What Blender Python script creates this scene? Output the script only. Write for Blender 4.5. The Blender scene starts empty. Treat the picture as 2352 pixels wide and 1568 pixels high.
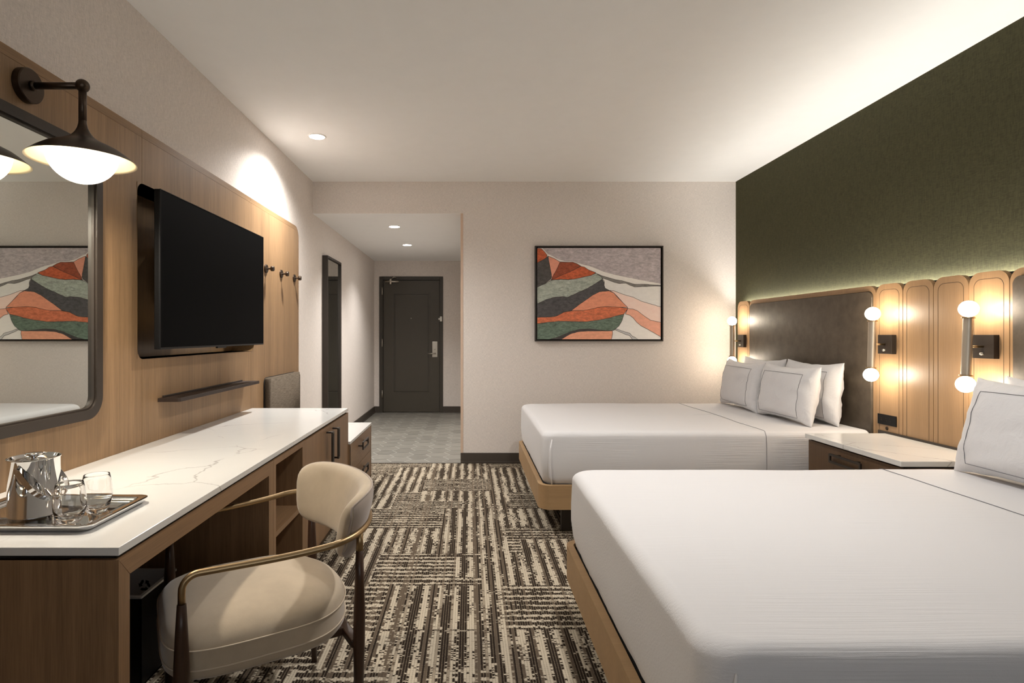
import bpy, bmesh, math, random
from mathutils import Vector, Matrix, noise
random.seed(7)
sc = bpy.context.scene
COL = sc.collection
PI = math.pi

# ---------------------------------------------------------------- camera, world, exposure
cam_d = bpy.data.cameras.new('camera'); cam = bpy.data.objects.new('camera', cam_d); COL.objects.link(cam)
cam.location = (0, 0, 1.254); cam.rotation_euler = (PI/2, 0, 0)
cam_d.sensor_width = 36; cam_d.lens = 36*1307/2352
cam_d.shift_x = 98/2352; cam_d.shift_y = -16/2352
cam_d.clip_start = 0.05
sc.camera = cam
sc.view_settings.view_transform = 'Standard'
sc.view_settings.look = 'None'
sc.view_settings.gamma = 1
sc.view_settings.use_curve_mapping = False
sc.view_settings.exposure = 2.52
W = bpy.data.worlds.new('world'); sc.world = W; W.use_nodes = True
W.node_tree.nodes['Background'].inputs[0].default_value = (0.95, 0.97, 1.0, 1)
W.node_tree.nodes['Background'].inputs[1].default_value = 0.35
try:
    sc.cycles.use_denoising = True
    sc.cycles.max_bounces = 12
    sc.cycles.diffuse_bounces = 6
    sc.cycles.glossy_bounces = 6
    sc.cycles.transmission_bounces = 12
    sc.cycles.sample_clamp_indirect = 4
except Exception:
    pass
# light strengths
L_SCONCE = 12.5      # globes of the three wall sconces
L_DESK = 1.0        # globe of the lamp over the mirror
L_DESK_DOWN = 2.4   # downward light of the same lamp
L_SPOT = 43.0        # recessed downlight in the room
L_SPOT_HALL = 27.0   # recessed downlights in the entry hall
L_STRIP = 4.2       # led strip hidden behind the headboard
L_NEAR = 26.0       # unseen downlight added above the foreground

def lamp(name, kind, loc, energy, color, parent=None, **kw):
    d = bpy.data.lights.new(name, kind); d.energy = energy; d.color = color
    for k, v in kw.items(): setattr(d, k, v)
    o = bpy.data.objects.new(name, d); COL.objects.link(o); o.location = loc
    if parent: o.parent = parent
    return o

# ---------------------------------------------------------------- node helpers
def lin(c):
    def f(v):
        v /= 255.0
        return v/12.92 if v <= 0.04045 else ((v+0.055)/1.055)**2.4
    return (f(c[0]), f(c[1]), f(c[2]), 1)

class NT:
    def __init__(s, name):
        s.m = bpy.data.materials.new(name); s.m.use_nodes = True
        s.t = s.m.node_tree; s.b = s.t.nodes['Principled BSDF']
    def n(s, typ, **kw):
        n = s.t.nodes.new(typ)
        for k, v in kw.items(): setattr(n, k, v)
        return n
    def link(s, a, b): s.t.links.new(a, b)
    def val(s, sock, v):
        if isinstance(v, (int, float)): sock.default_value = v
        elif isinstance(v, tuple): sock.default_value = v
        else: s.link(v, sock)
    def math(s, op, a, b=None, c=None):
        n = s.n('ShaderNodeMath', operation=op)
        s.val(n.inputs[0], a)
        if b is not None: s.val(n.inputs[1], b)
        if c is not None: s.val(n.inputs[2], c)
        return n.outputs[0]
    def mix(s, f, a, b):
        n = s.n('ShaderNodeMix', data_type='RGBA')
        s.val(n.inputs[0], f); s.val(n.inputs[6], a); s.val(n.inputs[7], b)
        return n.outputs[2]
    def mixf(s, f, a, b):
        n = s.n('ShaderNodeMix', data_type='FLOAT')
        s.val(n.inputs[0], f); s.val(n.inputs[2], a); s.val(n.inputs[3], b)
        return n.outputs[0]
    def coord(s, scale=(1, 1, 1), kind='Object', loc=(0, 0, 0), rot=(0, 0, 0)):
        tc = s.n('ShaderNodeTexCoord'); mp = s.n('ShaderNodeMapping')
        s.link(tc.outputs[kind], mp.inputs[0])
        mp.inputs['Scale'].default_value = scale; mp.inputs['Location'].default_value = loc
        mp.inputs['Rotation'].default_value = rot
        return mp.outputs[0]
    def noise(s, vec, scale=1, detail=4, rough=.5, dim='3D', w=None, dist=0):
        n = s.n('ShaderNodeTexNoise', noise_dimensions=dim)
        if dim != '1D' and vec is not None: s.link(vec, n.inputs['Vector'])
        if w is not None: s.val(n.inputs['W'], w)
        n.inputs['Scale'].default_value = scale; n.inputs['Detail'].default_value = detail
        n.inputs['Roughness'].default_value = rough; n.inputs['Distortion'].default_value = dist
        return n.outputs['Fac']
    def ramp(s, f, lo, hi, a=0.0, b=1.0):
        n = s.n('ShaderNodeMapRange'); n.clamp = True
        s.val(n.inputs[0], f)
        n.inputs[1].default_value = lo; n.inputs[2].default_value = hi
        n.inputs[3].default_value = a; n.inputs[4].default_value = b
        return n.outputs[0]
    def bump(s, h, strength=.2, dist=.002):
        n = s.n('ShaderNodeBump'); n.inputs['Strength'].default_value = strength
        n.inputs['Distance'].default_value = dist
        s.link(h, n.inputs['Height']); s.link(n.outputs[0], s.b.inputs['Normal'])

def plain(name, rgb, rough=.5, metal=0, var=0, vscale=8, bump=0, bscale=200, spec=None, sheen=0, stretch=(1, 1, 1)):
    m = NT(name); c = lin(rgb)
    m.b.inputs['Roughness'].default_value = rough; m.b.inputs['Metallic'].default_value = metal
    if spec is not None: m.b.inputs['Specular IOR Level'].default_value = spec
    if sheen: m.b.inputs['Sheen Weight'].default_value = sheen
    v = m.coord(stretch)
    if var:
        f = m.ramp(m.noise(v, vscale, 5, .6), .3, .7)
        m.link(m.mix(f, tuple(x*(1-var) for x in c[:3])+(1,), tuple(min(1, x*(1+var)) for x in c[:3])+(1,)), m.b.inputs['Base Color'])
    else:
        m.b.inputs['Base Color'].default_value = c
    if bump: m.bump(m.noise(v, bscale, 2, .5), bump, .001)
    return m.m

def wood(name, rgb, axis='z', rough=.45, contrast=.21, fine=1.0):
    m = NT(name); c = lin(rgb)
    g = {'z': (1, 1, .03), 'y': (1, .03, 1), 'x': (.03, 1, 1)}[axis]
    v = m.coord(g)
    big = m.noise(v, 9, 3, .5, dist=.4)
    mid = m.noise(v, 60*fine, 4, .6)
    fin = m.noise(v, 330*fine, 3, .6)
    f = m.math('ADD', m.math('MULTIPLY', big, .35), m.math('ADD', m.math('MULTIPLY', mid, .3), m.math('MULTIPLY', fin, .35)))
    f = m.ramp(f, .36, .64)
    a = tuple(x*(1-contrast*1.5) for x in c[:3])+(1,); b = tuple(min(1, x*(1+contrast)) for x in c[:3])+(1,)
    m.link(m.mix(f, a, b), m.b.inputs['Base Color'])
    m.b.inputs['Roughness'].default_value = rough
    m.b.inputs['Specular IOR Level'].default_value = .35
    m.bump(fin, .12, .0006)
    return m.m

def weave(name, rgb, rough=.85, var=.12, s=420, bump=.25, spec=.2, big=.06):
    """woven wallcovering: fine crossed threads"""
    m = NT(name); c = lin(rgb)
    h = m.noise(m.coord((.12, .12, 1)), s, 2, .6)
    w = m.noise(m.coord((1, 1, .12)), s, 2, .6)
    f = m.math('ADD', m.math('MULTIPLY', h, .5), m.math('MULTIPLY', w, .5))
    lo = m.noise(m.coord(), 22, 4, .6)
    f2 = m.ramp(m.math('ADD', m.math('MULTIPLY', f, .93), m.math('MULTIPLY', lo, .07)), .40, .60)
    m.link(m.mix(f2, tuple(x*(1-var) for x in c[:3])+(1,), tuple(x*(1+var) for x in c[:3])+(1,)), m.b.inputs['Base Color'])
    m.b.inputs['Roughness'].default_value = rough; m.b.inputs['Specular IOR Level'].default_value = spec
    m.bump(f, bump, .0012)
    return m.m

def marble(name):
    m = NT(name)
    v = m.coord((1, 1, 1))
    wn = m.n('ShaderNodeTexNoise'); m.link(v, wn.inputs['Vector']); wn.inputs['Scale'].default_value = 4; wn.inputs['Detail'].default_value = 6
    va = m.n('ShaderNodeVectorMath', operation='MULTIPLY_ADD')
    m.link(wn.outputs['Color'], va.inputs[0]); va.inputs[1].default_value = (.22, .22, .22); m.link(v, va.inputs[2])
    vo = m.n('ShaderNodeTexVoronoi', feature='DISTANCE_TO_EDGE'); m.link(va.outputs[0], vo.inputs['Vector']); vo.inputs['Scale'].default_value = 1.9
    line = m.ramp(vo.outputs['Distance'], .0, .009, 1, 0)
    mask = m.ramp(m.noise(v, 3.3, 2), .46, .58)
    f = m.math('MULTIPLY', m.math('MULTIPLY', line, mask), .7)
    cloud = m.mix(m.noise(v, 3, 5), lin((206, 204, 200)), lin((216, 215, 211)))
    m.link(m.mix(f, cloud, lin((150, 146, 140))), m.b.inputs['Base Color'])
    m.b.inputs['Roughness'].default_value = .16
    return m.m

def carpet():
    m = NT('carpet'); 
    tc = m.n('ShaderNodeTexCoord'); sep = m.n('ShaderNodeSeparateXYZ'); m.link(tc.outputs['Object'], sep.inputs[0])
    wob = m.n('ShaderNodeTexNoise'); m.link(tc.outputs['Object'], wob.inputs['Vector']); wob.inputs['Scale'].default_value = 170; wob.inputs['Detail'].default_value = 2
    ws = m.n('ShaderNodeSeparateColor'); m.link(wob.outputs['Color'], ws.inputs[0])
    X = m.math('ADD', sep.outputs[0], m.math('MULTIPLY', m.math('SUBTRACT', ws.outputs[0], .5), .007))
    Y = m.math('ADD', sep.outputs[1], m.math('MULTIPLY', m.math('SUBTRACT', ws.outputs[1], .5), .014))
    # tufted rows 1 cm wide running along Y, loops along each row
    rowp = .0105; lp = .0125
    xi = m.math('FLOOR', m.math('DIVIDE', X, rowp)); yi = m.math('FLOOR', m.math('DIVIDE', Y, lp*.55))
    xs = m.math('MULTIPLY', xi, rowp); ys = m.math('MULTIPLY', yi, lp*.55)
    # patches, two independent layers of rectangles
    def patch(cw, ch, ox, oy, jit):
        r = m.math('FLOOR', m.math('DIVIDE', m.math('ADD', ys, oy), ch))
        wn = m.n('ShaderNodeTexWhiteNoise', noise_dimensions='1D'); m.link(m.math('ADD', r, jit), wn.inputs['W'])
        off = m.math('MULTIPLY', wn.outputs['Value'], cw)
        c = m.math('FLOOR', m.math('DIVIDE', m.math('ADD', m.math('ADD', xs, ox), off), cw))
        cb = m.n('ShaderNodeCombineXYZ'); m.link(c, cb.inputs[0]); m.link(r, cb.inputs[1]); cb.inputs[2].default_value = jit
        w2 = m.n('ShaderNodeTexWhiteNoise', noise_dimensions='3D'); m.link(cb.outputs[0], w2.inputs['Vector'])
        return w2.outputs['Value']
    p1 = patch(.56, .42, .12, .1, 3.0); p2 = patch(.34, .27, .3, .03, 11.0)
    vert = m.math('GREATER_THAN', m.mixf(m.math('GREATER_THAN', p2, .72), p1, p2), .52)
    # random thread value per tuft
    cb = m.n('ShaderNodeCombineXYZ'); m.link(xi, cb.inputs[0]); m.link(yi, cb.inputs[1])
    tuft = m.n('ShaderNodeTexWhiteNoise', noise_dimensions='3D'); m.link(cb.outputs[0], tuft.inputs['Vector'])
    q = m.n('ShaderNodeCombineXYZ'); m.link(xs, q.inputs[0]); m.link(ys, q.inputs[1])
    def streak(sx, sy, per, coordv):
        # square stripe of the given period broken up by streaky noise
        st = m.math('FRACT', m.math('DIVIDE', coordv, per))
        tri = m.math('ABSOLUTE', m.math('SUBTRACT', m.math('MULTIPLY', st, 2), 1))
        mp = m.n('ShaderNodeMapping'); m.link(q.outputs[0], mp.inputs[0]); mp.inputs['Scale'].default_value = (sx, sy, 1)
        nz = m.noise(mp.outputs[0], 1, 3, .65)
        return tri, nz
    tv, nv = streak(20, 3.2, .072, xs)
    th, nh = streak(3.2, 24, .047, ys)
    v = m.mixf(vert, m.math('ADD', m.math('MULTIPLY', th, .50), m.math('MULTIPLY', nh, .95)),
                     m.math('ADD', m.math('MULTIPLY', tv, .50), m.math('MULTIPLY', nv, 1.05)))
    v = m.math('ADD', v, m.math('MULTIPLY', m.math('SUBTRACT', tuft.outputs['Value'], .5), .30))
    cream = m.ramp(v, .80, .83)
    rw = m.n('ShaderNodeTexWhiteNoise', noise_dimensions='1D'); m.link(xi, rw.inputs['W'])
    # relief of the loops
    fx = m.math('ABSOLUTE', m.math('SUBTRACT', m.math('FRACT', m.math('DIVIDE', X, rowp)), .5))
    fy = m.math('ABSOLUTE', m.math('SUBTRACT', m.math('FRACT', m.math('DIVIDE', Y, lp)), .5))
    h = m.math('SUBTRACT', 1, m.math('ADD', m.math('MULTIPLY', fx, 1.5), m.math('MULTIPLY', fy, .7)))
    fuzz = m.noise(tc.outputs['Object'], 700, 2)
    # dark yarn rows: near black loops with a mid brown ground between them
    dark = m.mix(m.math('GREATER_THAN', rw.outputs['Value'], .66), lin((44, 36, 30)), lin((92, 80, 68)))
    dark = m.mix(m.ramp(fx, .30, .40), dark, lin((112, 100, 84)))
    lite = m.mix(m.math('GREATER_THAN', rw.outputs['Value'], .86), lin((184, 172, 152)), lin((150, 138, 120)))
    col = m.mix(cream, dark, lite)
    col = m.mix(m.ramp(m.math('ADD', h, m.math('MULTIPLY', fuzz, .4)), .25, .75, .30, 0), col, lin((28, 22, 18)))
    m.link(col, m.b.inputs['Base Color'])
    m.b.inputs['Roughness'].default_value = 1; m.b.inputs['Specular IOR Level'].default_value = .05
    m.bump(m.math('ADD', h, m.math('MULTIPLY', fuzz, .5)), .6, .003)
    return m.m

def linen(name, rgb=(208, 206, 206), rib=True, axis=2):
    m = NT(name); c = lin(rgb)
    m.b.inputs['Base Color'].default_value = c
    m.b.inputs['Roughness'].default_value = .8; m.b.inputs['Specular IOR Level'].default_value = .2
    m.b.inputs['Sheen Weight'].default_value = .15
    fine = m.noise(m.coord(), 500, 2)
    if rib:
        v = m.coord((3, 150, 150)); st = m.noise(v, 1, 2, .5, dist=.2)
        msk = m.ramp(m.noise(m.coord(), 2.0, 2), .4, .62)
        h = m.math('ADD', m.math('MULTIPLY', st, msk), m.math('MULTIPLY', fine, .15))
        m.bump(h, .6, .003)
    else:
        wr = m.noise(m.coord((1, 1, 1)), 16, 4, .6, dist=.8)
        m.bump(m.math('ADD', m.math('MULTIPLY', fine, .04), wr), .6, .009)
    return m.m

def emit(name, rgb, strength):
    m = NT(name)
    m.b.inputs['Base Color'].default_value = lin((250, 245, 235))
    m.b.inputs['Emission Color'].default_value = rgb+(1,)
    m.b.inputs['Emission Strength'].default_value = strength
    m.b.inputs['Roughness'].default_value = .3
    return m.m

def glassm(name):
    m = NT(name)
    m.b.inputs['Base Color'].default_value = (1, 1, 1, 1); m.b.inputs['Roughness'].default_value = 0
    m.b.inputs['Transmission Weight'].default_value = 1; m.b.inputs['IOR'].default_value = 1.45
    return m.m

def tilem():
    m = NT('hexagon_tile')
    g = m.n('ShaderNodeNewGeometry'); r = g.outputs['Random Per Island']
    v = m.coord((1.2, 9, 1)); nz = m.noise(v, 6, 5, .65, dist=.6)
    f = m.math('ADD', m.math('MULTIPLY', r, .35), m.math('MULTIPLY', m.ramp(nz, .3, .7), .65))
    m.link(m.mix(f, lin((98, 95, 88)), lin((138, 134, 125))), m.b.inputs['Base Color'])
    m.b.inputs['Roughness'].default_value = .42
    return m.m

def quilted(name, rgb):
    """ribbed upholstery weave with horizontal cords"""
    m = NT(name); c = lin(rgb)
    a = m.noise(m.coord((1, .05, 1)), 300, 2); b = m.noise(m.coord(), 420, 2)
    f = m.ramp(m.math('ADD', m.math('MULTIPLY', a, .6), m.math('MULTIPLY', b, .4)), .35, .65)
    m.link(m.mix(f, tuple(x*.6 for x in c[:3])+(1,), tuple(x*1.4 for x in c[:3])+(1,)), m.b.inputs['Base Color'])
    m.b.inputs['Roughness'].default_value = .95; m.b.inputs['Specular IOR Level'].default_value = .1
    m.bump(f, .5, .002)
    return m.m

M = {}
M['wallpaper'] = weave('wallpaper', (221, 213, 206))
M['green'] = weave('green_wallcovering', (70, 68, 47), var=.22, s=260, bump=.5)
M['paint'] = plain('ceiling_paint', (240, 240, 239), .9, var=.01)
M['carpet'] = carpet()
M['tile'] = tilem()
M['grout'] = plain('grout', (196, 193, 186), .9, var=.05)
M['base'] = plain('baseboard_vinyl', (66, 58, 50), .55, var=.05)
M['oak'] = wood('oak_veneer', (146, 116, 84), 'z')
M['oak_y'] = wood('oak_veneer_along', (142, 112, 80), 'y')
M['oak_light'] = wood('pale_oak', (152, 122, 90), 'z', .4, .12)
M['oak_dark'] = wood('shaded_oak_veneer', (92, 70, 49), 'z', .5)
M['oak_case'] = wood('oak_casework', (134, 104, 75), 'z', .45)
M['oak_case_y'] = wood('oak_casework_along', (134, 104, 75), 'y', .45)
M['bedwood'] = wood('bed_oak', (160, 130, 94), 'x', .5, .1)
M['rear_dark'] = plain('dark_rear_wall', (52, 48, 44), .9)  # unseen rear wall kept dark to cut bounced light
M['groove'] = plain('groove', (52, 38, 26), .8)
M['nichewood'] = wood('smoked_oak', (118, 92, 62), 'z', .3, .2)
M['marble'] = marble('white_quartz')
M['bronze'] = plain('dark_bronze', (72, 60, 50), .38, .85, var=.05)
M['bronze_soft'] = plain('bronze_lacquer', (50, 42, 35), .45, .2, var=.06)
M['brass'] = plain('brushed_brass', (158, 134, 100), .38, 1, var=.04, vscale=60)
M['champagne'] = plain('champagne_metal', (186, 176, 160), .42, .75, var=.03)
M['chrome'] = plain('chrome', (225, 225, 225), .04, 1)
M['nickel'] = plain('satin_nickel', (190, 184, 172), .28, 1)
M['mirror'] = plain('mirror_glass', (226, 230, 226), .01, 1)
M['black'] = plain('black_plastic', (9, 9, 10), .4, spec=.25)
M['screen'] = plain('tv_screen', (2, 3, 4), .5, 0, spec=.03)
M['walnut'] = wood('dark_walnut', (62, 42, 30), 'z', .35, .2)
M['walnut_y'] = wood('dark_walnut_along', (50, 38, 32), 'y', .55, .2)
M['suede'] = plain('taupe_suede', (174, 158, 136), .85, var=.10, vscale=7, bump=.15, bscale=260, spec=.15, sheen=.35)
M['suede_back'] = plain('mauve_suede', (160, 146, 134), .85, var=.07, vscale=9, bump=.15, bscale=260, spec=.15, sheen=.3)
M['piping'] = plain('taupe_piping', (196, 180, 158), .7, var=.04)
M['leather'] = plain('brown_grey_leather', (78, 68, 56), .5, var=.28, vscale=14, bump=.12, bscale=120, spec=.45)
M['linen'] = linen('ribbed_linen')
M['cotton'] = linen('white_cotton', (208, 207, 208), rib=False)
M['stitch'] = plain('grey_stitching', (112, 112, 116), .8)
M['pad'] = quilted('grey_brown_tweed', (98, 88, 76))
M['globe'] = emit('sconce_globe', (1.0, .86, .68), L_SCONCE)
M['deskglobe'] = emit('lamp_globe', (1.0, .88, .70), L_DESK)
M['disc'] = emit('downlight_lens', (1.0, .97, .92), 9.0)
M['strip'] = emit('led_tape', (1.0, .94, .84), 3.0)
M['shade_in'] = plain('cream_enamel', (236, 214, 176), .5)
M['white'] = plain('white_enamel', (238, 236, 232), .5)
M['glass'] = glassm('clear_glass')
M['door'] = plain('door_paint', (68, 62, 52), .42, var=.03)
M['doorframe'] = plain('door_frame_paint', (58, 53, 45), .42, var=.03)
M['corner'] = plain('corner_guard', (206, 180, 158), .6)
M['bin_white'] = plain('white_plastic', (190, 188, 186), .5)
M['dark'] = plain('dark_recess', (24, 20, 17), .9)
M['toe'] = wood('toe_kick_wood', (86, 68, 48), 'y', .6)

# ---------------------------------------------------------------- mesh helpers
def nb(): return bmesh.new()

def box(bm, x0, x1, y0, y1, z0, z1, bev=0, seg=2, mi=0):
    r = bmesh.ops.create_cube(bm, size=1)
    vs = r['verts']
    for v in vs:
        v.co = Vector((x0+(v.co.x+.5)*(x1-x0), y0+(v.co.y+.5)*(y1-y0), z0+(v.co.z+.5)*(z1-z0)))
    fs = {f for v in vs for f in v.link_faces}
    for f in fs: f.material_index = mi
    if bev:
        es = {e for v in vs for e in v.link_edges}
        bmesh.ops.bevel(bm, geom=list(es), offset=bev, segments=seg, profile=.5, affect='EDGES')
    return bm

def ring_faces(bm, rings, closed=True, cap0=True, cap1=True, mi=0):
    n = len(rings[0])
    for a, b in zip(rings, rings[1:]):
        for i in range(n if closed else n-1):
            j = (i+1) % n
            f = bm.faces.new((a[i], a[j], b[j], b[i])); f.material_index = mi; f.smooth = True
    if cap0: f = bm.faces.new(list(reversed(rings[0]))); f.material_index = mi
    if cap1: f = bm.faces.new(rings[-1]); f.material_index = mi

def tube(bm, pts, rad, seg=12, cap=True, closed=False, mi=0):
    pts = [Vector(p) for p in pts]
    n = len(pts)
    rad = rad if isinstance(rad, (list, tuple)) else [rad]*n
    up = None; rings = []
    for i, p in enumerate(pts):
        if closed: t = (pts[(i+1) % n]-pts[i-1]).normalized()
        else: t = (pts[min(i+1, n-1)]-pts[max(i-1, 0)]).normalized()
        if up is None:
            up = Vector((0, 0, 1)) if abs(t.z) < .9 else Vector((1, 0, 0))
        a = t.cross(up)
        if a.length < 1e-6: a = t.cross(Vector((0, 1, 0)))
        a.normalize(); b = t.cross(a).normalized(); up = -b if b.dot(up) < 0 else b
        a = t.cross(up).normalized()
        rings.append([bm.verts.new(p + a*math.cos(2*PI*k/seg)*rad[i] + up*math.sin(2*PI*k/seg)*rad[i]) for k in range(seg)])
    if closed:
        ring_faces(bm, rings, True, False, False, mi)
        a, b = rings[-1], rings[0]
        best = min(range(seg), key=lambda s: sum((a[k].co-b[(k+s) % seg].co).length for k in range(seg)))
        for i in range(seg):
            f = bm.faces.new((a[i], a[(i+1) % seg], b[(i+1+best) % seg], b[(i+best) % seg])); f.smooth = True; f.material_index = mi
    else:
        ring_faces(bm, rings, True, cap, cap, mi)
    return bm

def lathe(bm, prof, c=(0, 0, 0), seg=48, axis='z', mi=0):
    """prof: list of (r, h); a radius of 0 closes with a point"""
    rings = []
    def P(r, h, a):
        x, y = r*math.cos(a), r*math.sin(a)
        v = {'z': (x, y, h), 'x': (h, x, y), 'y': (x, h, y)}[axis]
        return Vector(c)+Vector(v)
    for r, h in prof:
        if r < 1e-6: rings.append([bm.verts.new(P(0, h, 0))])
        else: rings.append([bm.verts.new(P(r, h, 2*PI*k/seg)) for k in range(seg)])
    for a, b in zip(rings, rings[1:]):
        for i in range(seg):
            j = (i+1) % seg
            if len(a) == 1 and len(b) == 1: continue
            if len(a) == 1: f = bm.faces.new((a[0], b[j], b[i]))
            elif len(b) == 1: f = bm.faces.new((a[i], a[j], b[0]))
            else: f = bm.faces.new((a[i], a[j], b[j], b[i]))
            f.smooth = True; f.material_index = mi
    return bm

def sphere(bm, c, r, seg=32, sq=1.0):
    n = seg//2
    return lathe(bm, [(r*math.sin(PI*k/n), -r*sq*math.cos(PI*k/n)) for k in range(n+1)], c, seg)

def rrect(w0, w1, h0, h1, r, n=8, rs=None):
    """rounded rectangle outline, counter-clockwise; rs = radii (bl, br, tr, tl)"""
    rs = rs or (r, r, r, r)
    out = []
    for (cx, cy, a0, q) in ((w0, h0, PI, 0), (w1, h0, 1.5*PI, 1), (w1, h1, 0, 2), (w0, h1, .5*PI, 3)):
        rr = rs[q]
        sx = 1 if q in (0, 3) else -1; sy = 1 if q in (0, 1) else -1
        if rr <= 1e-6: out.append((cx, cy)); continue
        for k in range(n+1):
            a = a0+.5*PI*k/n
            out.append((cx+sx*rr+rr*math.cos(a), cy+sy*rr+rr*math.sin(a)))
    return out

def plane_pt(plane, u, v, d):
    return {'yz': (d, u, v), 'xz': (u, d, v), 'xy': (u, v, d)}[plane]

def slab(bm, outline, plane, d0, d1, mi=0, bev=0):
    """extrude an outline lying in a plane from depth d0 to d1"""
    a = [bm.verts.new(plane_pt(plane, u, v, d0)) for u, v in outline]
    b = [bm.verts.new(plane_pt(plane, u, v, d1)) for u, v in outline]
    n = len(a); fs = []
    for i in range(n):
        fs.append(bm.faces.new((a[i], a[(i+1) % n], b[(i+1) % n], b[i])))
    fa = bm.faces.new(list(reversed(a))); fb = bm.faces.new(b)
    for f in fs+[fa, fb]: f.material_index = mi
    if bev:
        es = list(fb.edges)
        bmesh.ops.bevel(bm, geom=es, offset=bev, segments=3, profile=.5, affect='EDGES')
    return bm

def frame_ring(bm, outer, inner, plane, d0, d1, mi=0):
    """a frame between two outlines with the same number of points"""
    n = len(outer)
    V = {}
    for k, (o, d) in enumerate(((outer, d0), (outer, d1), (inner, d1), (inner, d0))):
        V[k] = [bm.verts.new(plane_pt(plane, u, v, d)) for u, v in o]
    for a, b in ((0, 1), (1, 2), (2, 3), (3, 0)):
        for i in range(n):
            j = (i+1) % n
            f = bm.faces.new((V[a][i], V[a][j], V[b][j], V[b][i])); f.material_index = mi
    return bm

def finish(bm):
    bmesh.ops.recalc_face_normals(bm, faces=bm.faces)

def obj(name, bm, mats, parent=None, smooth=False, world=True, auto=None):
    finish(bm)
    me = bpy.data.meshes.new(name)
    if parent is not None and world:
        p = parent; off = Vector((0, 0, 0))
        while p is not None: off += p.location; p = p.parent
        bmesh.ops.translate(bm, verts=bm.verts, vec=-off)
    if smooth:
        for f in bm.faces: f.smooth = True
    if auto is not None:
        for f in bm.faces: f.smooth = True
        for e in bm.edges:
            if len(e.link_faces) == 2 and e.calc_face_angle(0) > math.radians(auto): e.smooth = False
    bm.to_mesh(me); bm.free()
    for mt in (mats if isinstance(mats, (list, tuple)) else [mats]): me.materials.append(mt)
    o = bpy.data.objects.new(name, me); COL.objects.link(o)
    if parent is not None: o.parent = parent
    return o

def tag(o, label, cat, group=None, kind=None):
    o['label'] = label; o['category'] = cat
    if group: o['group'] = group
    if kind: o['kind'] = kind
    return o

def thing(name, loc, label, cat, group=None, rotz=0, kind=None):
    o = bpy.data.objects.new(name, None); COL.objects.link(o)
    o.location = loc; o.rotation_euler = (0, 0, rotz); o.empty_display_size = .1
    return tag(o, label, cat, group, kind)

def dup(root, loc, label, rotz=None):
    r = root.copy(); COL.objects.link(r); r.location = loc; r['label'] = label
    if rotz is not None: r.rotation_euler = (0, 0, rotz)
    for ch in list(root.children):
        c = ch.copy(); COL.objects.link(c); c.parent = r
        for g in list(ch.children):
            d = g.copy(); COL.objects.link(d); d.parent = c
    return r

# ---------------------------------------------------------------- room dimensions
XL, XR, YB, YR, ZC = -1.53, 2.602, 5.557, -1.7, 2.746
XH, YD, ZH = -0.085, 9.156, 2.436
T = .12
PX = -1.49          # face of the oak wall panelling
HX = 2.53           # face of the headboard panels

def structure(name, bm, mt, label, cat):
    return tag(obj(name, bm, mt), label, cat, kind='structure')

# walls
NY0, NY1, NZ0, NZ1 = 2.552, 3.934, 1.142, 1.941
b = nb()
box(b, XL-T, XL, YR-T, NY0, 0, ZC); box(b, XL-T, XL, NY1, YB, 0, ZC)
box(b, XL-T, XL, NY0, NY1, 0, NZ0); box(b, XL-T, XL, NY0, NY1, NZ1, ZC)
box(b, XL-T, XL, YB, YD+T, 0, ZH)
structure('wall_left', b, M['wallpaper'], 'beige textile wallpaper wall on the desk side running into the hall', 'wall')
b = nb(); box(b, XR, XR+T, YR-T, YB+T, 0, ZC)
structure('wall_right', b, M['green'], 'olive green textile wall above the headboards', 'wall')
b = nb()
box(b, XH+.0233, XR, YB, YB+T, 0, ZC); box(b, XL, XH+.0233, YB, YB+T, ZH, ZC)
structure('wall_back', b, M['wallpaper'], 'beige wallpaper wall with the mountain picture and the hall opening', 'wall')
b = nb(); box(b, XH, XH+T, YB+T, YD+T, 0, ZH)
structure('wall_hall', b, M['wallpaper'], 'beige wall closing the hall on the bathroom side', 'wall')
DX0, DX1, DZ = -1.447, -.4225, 2.186
b = nb()
box(b, XL, DX0, YD, YD+T, 0, ZH); box(b, DX1, XH, YD, YD+T, 0, ZH); box(b, DX0, DX1, YD, YD+T, DZ, ZH)
structure('wall_entry', b, M['wallpaper'], 'beige end wall of the hall around the entry door', 'wall')
WX0, WX1, WZ0, WZ1 = -.7, 2.0, .55, 2.35
b = nb()
box(b, XL, WX0, YR-T, YR, 0, ZC); box(b, WX1, XR, YR-T, YR, 0, ZC)
box(b, WX0, WX1, YR-T, YR, 0, WZ0); box(b, WX0, WX1, YR-T, YR, WZ1, ZC)
structure('wall_rear', b, M['rear_dark'], 'unseen window wall behind the viewer, coloured dark to cut bounced light', 'wall')
w = thing('window_1', ((WX0+WX1)/2, YR-.06, WZ0), 'added wide window in the unseen wall behind the viewer', 'window', kind='structure')  # unseen window added for weak fill from behind the camera
b = nb(); frame_ring(b, rrect(WX0, WX1, WZ0, WZ1, 0), rrect(WX0+.05, WX1-.05, WZ0+.05, WZ1-.05, 0), 'xz', YR-.09, YR-.03)
box(b, .62, .68, YR-.09, YR-.03, WZ0+.05, WZ1-.05)
obj('window_frame', b, M['bronze_soft'], w)
b = nb(); box(b, WX0+.05, WX1-.05, YR-.064, YR-.058, WZ0+.05, WZ1-.05)
obj('window_pane', b, M['glass'], w)
pl = lamp('window_fill_portal', 'AREA', ((WX0+WX1)/2, YR-.02, (WZ0+WZ1)/2), 1, (1, 1, 1), shape='RECTANGLE', size=WX1-WX0, size_y=WZ1-WZ0)  # guides outside fill through the added window
pl.rotation_euler = (PI/2, 0, 0); pl.data.cycles.is_portal = True

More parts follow.
